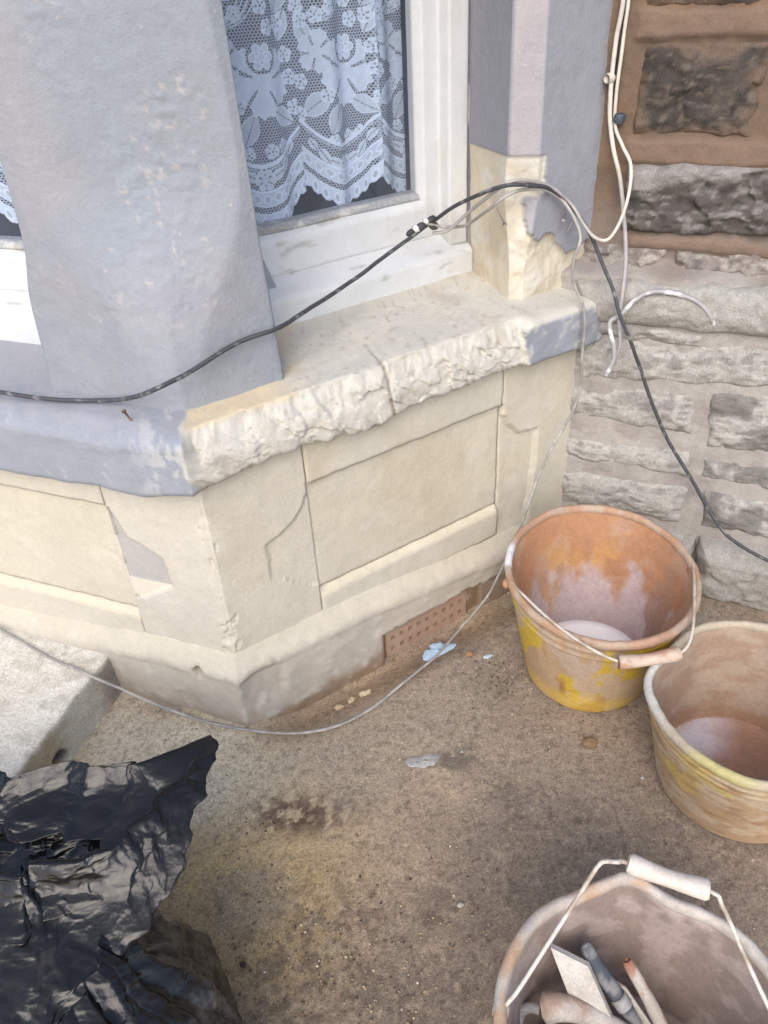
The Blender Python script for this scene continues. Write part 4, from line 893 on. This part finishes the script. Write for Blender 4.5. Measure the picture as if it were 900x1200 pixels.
bn = np.cross(bq[1] - bq[0], bq[3] - bq[0]); bn /= np.linalg.norm(bn); bn *= np.sign(bn[2])
bridge("blade", [bq - bn * .003, bq + bn * .003], M_TOOL, trowel, capcol((.44, .40, .345), (.55, .51, .45), 35, 5), smooth=False); settle(trowel)
sp = catmull([(.314, .540, .195), (.319, .534, .186), (.338, .508, .157), (.357, .484, .120), (.41, .402, .04)], 6); tt_ = np.linspace(0, 1, len(sp))
stick = tube("wooden_tool_handle", sp, .0075 + .004 * tt_ - .003 * (tt_ < .03), M_TOOL, None, 12, lambda V: mixc(mixc(flat((.48, .42, .36), V), (.36, .22, .15), ss(.5, .64, fbm(V, 40, 3, 8))), (.30, .12, .08), ss(.018, .004, np.linalg.norm(V - np.array([.314, .540, .195]), axis=-1))))
tag(stick, "slim round wooden tool handle with reddish tip in the bucket", "hand tool")
fl = empty("plasterer_float", (.24, .47, .12), "pale plastering float with looped grip lying low in the bucket", "hand tool")
fp = catmull([(.182, .500, .155), (.215, .498, .158), (.262, .486, .146), (.31, .462, .13), (.36, .42, .10)], 6); tt_ = np.linspace(0, 1, len(fp))
tube("grip", fp, .017 + .004 * np.cos(tt_ * 5) - .010 * (tt_ < .03), M_TOOL, fl, 14, capcol((.52, .47, .41), (.36, .24, .17), 26, 10))
lp = catmull([(.182, .500, .150), (.166, .506, .146), (.153, .502, .135), (.149, .488, .115), (.160, .470, .10), (.185, .455, .09), (.25, .43, .07)], 6)
tube("loop", lp, .0075, M_TOOL, fl, 10, capcol((.30, .28, .27), (.42, .38, .34), 40, 12))
dq = np.array([(.17, .49, .080), (.34, .47, .075), (.33, .33, .03), (.19, .34, .03)]); bridge("base_plate", [dq, dq + np.array([0, 0, .008])], M_TOOL, fl, capcol((.30, .27, .24), (.40, .36, .32), 30, 2), smooth=False); settle(fl)

# ================================================================== BIN BAG
bag = empty("bin_bag", (-.58, .42, 0), "crumpled black plastic rubble bag, its open neck flopped over the dusty lower body", "bin bag")
def creases(p, f, seed, n=7):
    """film folds: triangle waves across random directions, each living in its own patch"""
    r = np.random.default_rng(seed); h = 0
    for i in range(n):
        d = r.normal(size=3); d /= np.linalg.norm(d); ff = f * (.6 + .9 * r.random())
        q = p @ d * ff + r.random() * 9; m_ = ss(.42, .66, vnoise(p * f * .33 + i * 5.1, seed + i))
        h = h + m_ * (1 - np.abs(2 * (q - np.floor(q)) - 1) * 2) / (ff / f)
    return h / n ** .5
def bagmesh(name, rings, nphi, per, amp, dustfun, seed, pleat, closed_bottom):
    R = np.array([np.concatenate([np.array(c0), np.array(r0)]) for c0, r0 in rings]); Q = catmull(R, per)
    ph = np.linspace(0, 2 * np.pi, nphi, endpoint=False); n = len(Q)
    tip = np.exp(-((np.mod(ph - .12 + np.pi, 2 * np.pi) - np.pi) / .42) ** 2)
    V = np.zeros((n, nphi, 3)); V[..., 0] = Q[:, 0:1] + (Q[:, 3:4] * np.sign(np.cos(ph)) * np.abs(np.cos(ph)) ** .85 + Q[:, 6:7] * tip); V[..., 1] = Q[:, 1:2] + Q[:, 4:5] * np.sin(ph) + Q[:, 7:8] * tip; V[..., 2] = Q[:, 2:3] + Q[:, 5:6] * tip + .02 * Q[:, 8:9] * np.sin(ph * 2 + 1)
    C = Q[:, None, :3]; out = V - C; out[..., 2] *= .4; out /= np.linalg.norm(out, axis=-1)[..., None] + 1e-9
    w_ = np.stack([fbm(V, 5, 3, seed + k_) - .5 for k_ in range(3)], -1)
    wz = np.stack([fbm(V, 14, 3, seed + 20 + k_) - .5 for k_ in range(3)], -1); Vw = V + w_ * .10 + wz * .05
    crump = .24 * cell(Vw * (1, 1, .7), 8, seed)[0] / 8 + .44 * cell(Vw, 17, seed + 1)[0] / 17 + .46 * cell(Vw, 40, seed + 2)[0] / 40 + .34 * cell(Vw, 88, seed + 3)[0] / 88
    d = amp * (crump - .03 + .014 * creases(V + w_ * .10, 7, seed) + .005 * creases(Vw, 15, seed + 50, 9) + .03 * w_[..., 0])
    pl = creases(np.stack([np.cos(ph)[None] * .22 + 0 * V[..., 2], np.sin(ph)[None] * .22 + 0 * V[..., 2], V[..., 2] * .12], -1) + w_ * .03, 16, seed + 7, 8)
    V = V + out * d[..., None] + out * (pleat * np.interp(np.linspace(0, 1, n), [0, .5, .8, 1], [.15, .4, 1, .5]))[:, None, None] * pl[..., None]
    V[..., 2] = np.maximum(V[..., 2], .002)
    o = mesh(name, V, gridf(n, nphi, wv=True), M_FILM, bag, attrs=dict(dust=dustfun(V)))
    s = o.modifiers.new("film_thickness", 'SOLIDIFY'); s.thickness = .0012; s.offset = 0
    return o
# ring: centre, (rx, ry), then extra lift / reach of the right-hand tip
body = [((-.59, .40, .004), (.06, .06, 0, 0, 0, 0)), ((-.59, .40, .004), (.24, .24, 0, 0, 0, 0)), ((-.58, .40, .05), (.315, .30, 0, 0, 0, 0)), ((-.575, .41, .12), (.325, .30, 0, 0, 0, 0)), ((-.575, .44, .20), (.275, .25, 0, 0, 0, 0)),
        ((-.58, .49, .27), (.205, .165, 0, 0, 0, .3)), ((-.59, .53, .31), (.16, .11, 0, 0, 0, .3))]
bagmesh("sack_body", body, 640, 60, .62, lambda V: ss(.30, .12, V[..., 2]) * ss(-.75, -.45, V[..., 0]) * 1.3 + .05, 41, .03, True)
neck = [((-.60, .515, .262), (.165, .13, 0, 0, 0, .2)), ((-.62, .57, .292), (.22, .115, 0, .01, 0, .3)), ((-.645, .625, .315), (.295, .105, .01, .02, 0, .4)), ((-.67, .665, .335), (.338, .095, .01, .02, 0, .5)), ((-.688, .690, .355), (.345, .09, .004, .03, .01, .5)), ((-.69, .704, .374), (.326, .088, 0, .06, .05, .5)), ((-.692, .714, .386), (.314, .084, 0, .08, .095, .5)),
        ((-.692, .716, .383), (.306, .078, 0, .075, .095, .5)), ((-.68, .69, .360), (.29, .075, 0, .03, .03, .4)), ((-.65, .64, .335), (.24, .07, 0, 0, 0, .3))]
bagmesh("open_neck", neck, 760, 46, .8, lambda V: .05 + .25 * ss(.55, .68, fbm(V, 6, 3, 77)), 57, .03, False)
settle(bag)

# ================================================================== CABLES AND FIXINGS
def cable(name, pts, r, colf, label, k=10):
    Pc = catmull(pts, 16); k_ = np.sin(np.linspace(0, np.pi, len(Pc)))[:, None] ** .3; Pc = Pc + k_ * np.stack([fbm(Pc, 11, 2, 5) - .5, fbm(Pc, 11, 2, 6) - .5, fbm(Pc, 11, 2, 7) - .5], -1) * np.array([.006, .003, .006])
    o = tube(name, Pc, r, M_CABLE, None, k, colf); return tag(o, label, "cable")
def flecked(base, fleck, lo=.56, hi=.62, sc=45): return lambda V: mixc(flat(base, V), fleck, ss(lo, hi, fbm(V, sc, 4, 33)))
BLACK = [(-.94, 1.44, .80), (-.824, 1.4, .791), (-.716, 1.365, .779), (-.613, 1.34, .770), (-.512, 1.318, .772), (-.438, 1.272, .795), (-.372, 1.212, .838), (-.314, 1.262, .847), (-.242, 1.318, .868), (-.170, 1.362, .874), (-.11, 1.49, .866), (-.06, 1.58, .866), (.016, 1.665, .889), (.116, 1.770, .920), (.157, 1.800, .935), (.199, 1.751, .974), (.254, 1.692, 1.011), (.303, 1.67, 1.027), (.363, 1.7, 1.015), (.405, 1.724, .994), (.448, 1.741, .958), (.481, 1.72, .916), (.509, 1.705, .863), (.531, 1.665, .805), (.553, 1.637, .742), (.58, 1.628, .687), (.616, 1.632, .608), (.65, 1.621, .525), (.69, 1.609, .444), (.747, 1.584, .358), (.806, 1.553, .26), (.839, 1.507, .217), (.886, 1.477, .187), (.929, 1.448, .171), (.995, 1.402, .160), (1.10, 1.33, .158)]
cable("black_cable", BLACK, .0043, flecked((.055, .057, .064), (.22, .22, .22), .61, .75, 95), "thick black paint flecked cable sagging across the bay and down the stone wall")
GREY = [(.136, 1.780, .932), (.175, 1.788, .921), (.223, 1.785, .922), (.257, 1.706, .969), (.288, 1.678, 1.001), (.328, 1.686, 1.013), (.385, 1.717, 1.0), (.427, 1.732, .973), (.451, 1.712, .938), (.464, 1.701, .9), (.45, 1.688, .859), (.452, 1.685, .813), (.477, 1.682, .76), (.483, 1.668, .718), (.485, 1.673, .646), (.492, 1.681, .563), (.476, 1.681, .483), (.433, 1.653, .418), (.39, 1.625, .338), (.356, 1.591, .247), (.323, 1.569, .171), (.289, 1.548, .1), (.251, 1.505, .058), (.178, 1.449, .009), (.116, 1.37, .008), (.025, 1.28, .008), (-.048, 1.212, .008), (-.127, 1.164, .008), (-.204, 1.146, .008), (-.3, 1.155, .009), (-.409, 1.18, .014), (-.519, 1.216, .032), (-.613, 1.239, .074), (-.685, 1.251, .119), (-.74, 1.282, .124), (-.80, 1.315, .124), (-.96, 1.427, .124), (-1.105, 1.521, .124)]
cable("grey_cable", GREY, .0035, flecked((.27, .255, .235), (.38, .36, .335), .5, .62, 30), "thin grey cable drooping from the jamb and looping over the ground to the step")
WA = [(.525, 1.799, 1.45), (.531, 1.798, 1.328), (.526, 1.801, 1.256), (.524, 1.801, 1.199), (.526, 1.8, 1.149), (.53, 1.798, 1.112), (.538, 1.786, 1.066), (.556, 1.761, .987), (.57, 1.729, .895), (.568, 1.697, .84), (.563, 1.677, .789), (.557, 1.666, .734), (.564, 1.653, .678), (.558, 1.655, .636), (.544, 1.658, .592)]
cable("white_cable", WA, .0047, lambda V: mixc(mixc(flat((.60, .55, .48), V), (.34, .32, .32), ss(1.06, .98, V[..., 2])), (.42, .38, .34), ss(.5, .62, fbm(V, 24, 3, 3)) * .5), "off white cable turning grey that hangs straight down past the sill end")
WB = [(.536, 1.799, 1.45), (.541, 1.797, 1.327), (.539, 1.798, 1.241), (.537, 1.799, 1.165), (.541, 1.795, 1.104), (.556, 1.776, 1.069), (.568, 1.753, 1.036), (.563, 1.725, .986), (.545, 1.698, .936), (.522, 1.698, .898), (.493, 1.699, .903), (.47, 1.713, .929), (.446, 1.733, .965), (.408, 1.723, .997), (.363, 1.703, 1.021), (.304, 1.672, 1.034), (.26, 1.70, 1.0), (.22, 1.76, .95), (.185, 1.79, .912), (.15, 1.80, .905)]
cable("white_cable", WB, .0037, lambda V: mixc(mixc(flat((.62, .57, .49), V), (.33, .31, .31), ss(.53, .46, V[..., 0])), (.45, .41, .36), ss(.5, .62, fbm(V, 24, 3, 5)) * .4), "cream cable that swings in a loop by the jamb and joins the black one")
SH = [(.766, 1.620, .704), (.748, 1.606, .733), (.725, 1.613, .763), (.695, 1.629, .78), (.658, 1.649, .787), (.617, 1.662, .787), (.586, 1.664, .767), (.562, 1.660, .742), (.537, 1.658, .727), (.536, 1.648, .704), (.548, 1.642, .67), (.549, 1.639, .64), (.535, 1.636, .603)]
cable("cable_tail", SH, .0052, flecked((.34, .33, .33), (.66, .65, .64), .53, .58, 30), "cut cable tail with white paint patches arching over the stone wall")
BB = [(.53, 1.808, 1.45), (.531, 1.808, 1.40), (.536, 1.806, 1.27), (.536, 1.806, 1.148), (.542, 1.802, 1.103)]
cable("black_wire", BB, .0038, (.03, .03, .034) if False else (lambda V: flat((.03, .03, .034), V)), "thin black wire squeezed between the two white cables")
def clip(name, p, r, col, label, ax=(0, 0, 1), cat="cable clip"):
    p = np.array(p); ax = np.array(ax, float); ax /= np.linalg.norm(ax); t = np.linspace(-1, 1, 7)
    o = tube(name, p + t[:, None] * ax * r * .8, r * np.array([.75, .95, 1, 1, 1, .95, .75]), M_CABLE, None, 10, lambda V: flat(col, V)); return tag(o, label, cat)
clip("cable_clip", (.521, 1.804, 1.193), .011, (.55, .48, .41), "cream cable clip nailed at the jamb edge", dA)
clip("cable_clip", (.547, 1.794, 1.119), .012, (.06, .075, .10), "dark blue cable clip holding the white pair on the wall", Z)
tie = empty("cable_tie", (.12, 1.775, .925), "twist of black and white tape tying the cable to the window sill", "tape")
for i, (p, cc) in enumerate((((.098, 1.760, .921), (.04, .04, .045)), ((.110, 1.768, .925), (.70, .69, .68)), ((.122, 1.774, .928), (.05, .05, .055)), ((.134, 1.782, .936), (.66, .65, .63)), ((.146, 1.788, .938), (.04, .04, .045)), ((.152, 1.790, .924), (.06, .055, .05)))):
    V, F = tube_geo(np.array(p) + np.linspace(-1, 1, 7)[:, None] * np.array([.009, .006, .004 * (-1) ** i]), .0064 * np.array([.5, .9, 1, 1.1, 1, .9, .5]) * (1 + .2 * (i % 3)), 8); mesh("wrap", V, F, M_CABLE, tie, flat(cc, V))
settle(tie)
def nail(name, p, q, r, col, label):
    p, q = np.array(p), np.array(q); d = q - p; P = np.array([p, p + d * .9, p + d * .92, q]); o = tube(name, P, r * np.array([.8, 1, 2.0, 2.0]), M_WIRE, None, 8, lambda V: flat(col, V)); return tag(o, label, "nail")
nail("nail", (-.444, 1.258, .752), (-.452, 1.250, .782), .0022, (.20, .12, .08), "rusty bent nail standing in the grey painted sill")
nail("screw", (.448, 1.772, .952), (.430, 1.728, .936), .0025, (.30, .29, .29), "small screw under the cables on the painted jamb")
nail("nail", (.286, 1.745, .965), (.296, 1.695, .942), .0024, (.28, .25, .22), "bare nail end poking from stripped jamb stone under the cables")
hk = catmull([(.474, 1.80, .92), (.461, 1.770, .922), (.453, 1.758, .912), (.449, 1.760, .902)], 5)
tag(tube("wire_hook", hk, .0022, M_WIRE, None, 8, (.3, .28, .26)), "little bent wire hook beside the black cable on the jamb", "hook")

# ================================================================== SMALL THINGS ON THE GROUND
rnd = np.random.default_rng(7)
def mound(name, cx, cy, rx, ry, h, rot, col, m, label, cat, seed=1, warp=.8, z0=.0):
    z0 = -float(dip(np.array(cx), np.array(cy)))
    th = np.linspace(0, 2 * np.pi, 64, endpoint=False); cs = np.stack([np.cos(th), np.sin(th), th * 0 + seed], -1)
    R = 1 + warp * (fbm(cs, 1.6, 4, seed) - .5) * 2 + warp * .4 * (fbm(cs, 5, 3, seed + 3) - .5)
    rows = []
    for q, hh in ((1.0, -.006), (.96, .2), (.85, .75), (.6, .95), (.3, 1), (.03, 1)):
        x, y = rx * R * q * np.cos(th), ry * R * q * np.sin(th); X_ = cx + x * math.cos(rot) - y * math.sin(rot); Y_ = cy + x * math.sin(rot) + y * math.cos(rot)
        rows.append(np.stack([X_, Y_, z0 + h * hh + h * .8 * (fbm(np.stack([X_, Y_, X_ * 0], -1), 60, 3, seed) - .5) * (q < .9)], -1))
    o = bridge(name, rows, m, None, lambda V: mixc(flat(col, V), np.array(col) * .8, ss(.45, .65, fbm(V, 50, 3, seed))), cap=(False, True)); return tag(o, label, cat)
mound("plaster_splat", .120, 1.402, .050, .036, .008, .2, (.47, .62, .80), M_PLASTER, "pale blue plaster splat on the ground below the air brick", "plaster", 11, .62)
mound("plaster_dab", .232, 1.352, .010, .007, .004, .2, (.42, .48, .58), M_PLASTER, "tiny blue grey plaster dab between splat and orange bucket", "plaster", 12)
mound("mortar_smear", .052, 1.055, .042, .019, .004, .1, (.37, .36, .34), M_STEP, "grey mortar smear beside a dark wet patch mid ground", "mortar", 17, .30)
for i in range(1): pass
for (x, y, r, cc, lb) in ((-.105, 1.262, .013, (.50, .41, .27), "leftmost sandy crumb of mortar at foot of plinth"), (-.072, 1.279, .014, (.52, .43, .29), "larger sandy lump of mortar at foot of plinth"), (-.135, 1.242, .011, (.46, .36, .23), "small crumb of mortar nearest the bay corner")):
    mound("mortar_crumb", x, y, r, r * .7, .010, .5, cc, M_GRIT, lb, "mortar", int(abs(x) * 100), .9)["group"] = "mortar crumbs under the plinth"
def pebble(name, x, y, r, col, label, seed):
    n, k = 9, 12; rows = []; ph = np.linspace(0, 2 * np.pi, k, endpoint=False)
    for i in range(n):
        a = math.pi * (i + .02) / (n - .96) ; rows.append(np.stack([x + r * math.sin(a) * np.cos(ph), y + r * .8 * math.sin(a) * np.sin(ph), r * .45 - r * .6 * math.cos(a) + 0 * ph], -1))
    R = np.array(rows); R = R + (R - np.array([x, y, r * .45])) * ((fbm(R, .9 / r, 2, seed) - .5) * 1.1)[..., None]
    o = bridge(name, R, M_GRIT, None, lambda V: flat(col, V), smooth=False); return tag(o, label, "stone", "loose stones on the ground")
pebble("pebble", .412, 1.072, .016, (.24, .155, .085), "brown pebble just in front of the orange bucket", 1)
pebble("pebble", .094, .738, .006, (.42, .38, .32), "small pale pebble left of the tool bucket", 2)
pebble("pebble", .19, 1.36, .009, (.28, .16, .09), "small reddish pebble left of the orange bucket", 3)
pebble("pebble", -.292, .66, .006, (.05, .042, .038), "small black pebble beside the bin bag", 4)
pebble("pebble", .50, .98, .004, (.45, .42, .38), "tiny pale pebble between the orange bucket and the tan bucket", 5)
pebble("pebble", .150, .955, .004, (.40, .34, .28), "tiny pale pebble in mid ground below the mortar smear", 6)
# loose grit: uncountable, one object
ico_t = (1 + 5 ** .5) / 2
IV = np.array([(-1, ico_t, 0), (1, ico_t, 0), (-1, -ico_t, 0), (1, -ico_t, 0), (0, -1, ico_t), (0, 1, ico_t), (0, -1, -ico_t), (0, 1, -ico_t), (ico_t, 0, -1), (ico_t, 0, 1), (-ico_t, 0, -1), (-ico_t, 0, 1)]) / 1.9
IF = np.array([(0, 11, 5), (0, 5, 1), (0, 1, 7), (0, 7, 10), (0, 10, 11), (1, 5, 9), (5, 11, 4), (11, 10, 2), (10, 7, 6), (7, 1, 8), (3, 9, 4), (3, 4, 2), (3, 2, 6), (3, 6, 8), (3, 8, 9), (4, 9, 5), (2, 4, 11), (6, 2, 10), (8, 6, 7), (9, 8, 1)])
Vs, Fs, Cs = [], [], []; cnt = 0
pal = [(.40, .31, .19), (.46, .38, .26), (.10, .075, .055), (.055, .042, .035), (.27, .19, .12), (.55, .50, .42), (.16, .10, .07)]
def scatter(n, cx, cy, sx, sy, r0, r1, weights):
    global cnt
    xs = rnd.normal(cx, sx, n); ys = rnd.normal(cy, sy, n)
    rr = (r0 + (r1 - r0) * rnd.random(n) ** 4) * .72; ci = rnd.choice(len(pal), n, p=np.array(weights) / sum(weights))
    off = np.stack([xs, ys], -1) - Cw[:2]; ok = ~((off @ nA[:2] < .04) & (off @ nB[:2] < .04)) & ((np.stack([xs, ys], -1) - J[:2]) @ nW[:2] > .06) & (ys > .15)
    for x, y, r, c_ in zip(xs[ok], ys[ok], rr[ok], ci[ok]):
        v = IV * r * (1 + .5 * (rnd.random((12, 1)) - .5)) * np.array([1, 1, .7]) ; Vs.append(v + np.array([x, y, r * .2 - float(dip(np.array(x), np.array(y)))])); Fs.append(IF + cnt * 12); Cs.append(np.repeat(np.array([pal[c_]]) * (.8 + .4 * rnd.random()), 12, 0)); cnt += 1
scatter(2600, 0, .85, .45, .35, .0008, .0040, (3, 2, 1.5, .6, 4, .8, 3))
scatter(500, -.215, .95, .07, .035, .001, .0045, (3, 2, 2, 2, 1, 0, 3))
scatter(900, -.15, .66, .12, .10, .001, .0042, (3, 1, 2, 1.2, 3, .3, 4))
scatter(500, -.20, 1.08, .14, .05, .0012, .0045, (4, 4, 1, .5, 2, .8, 1))
scatter(260, .25, 1.28, .06, .04, .001, .004, (1, 1, 3, 2, 1, 1, 2))
scatter(500, -.33, .80, .08, .12, .001, .0036, (5, 3, 1, 1, 2, .4, 1))
tag(mesh("grit", np.concatenate(Vs), np.concatenate(Fs), M_GRIT, None, np.concatenate(Cs), smooth=False), "loose sandy grit and dark crumbs strewn over the ground", kind="stuff")
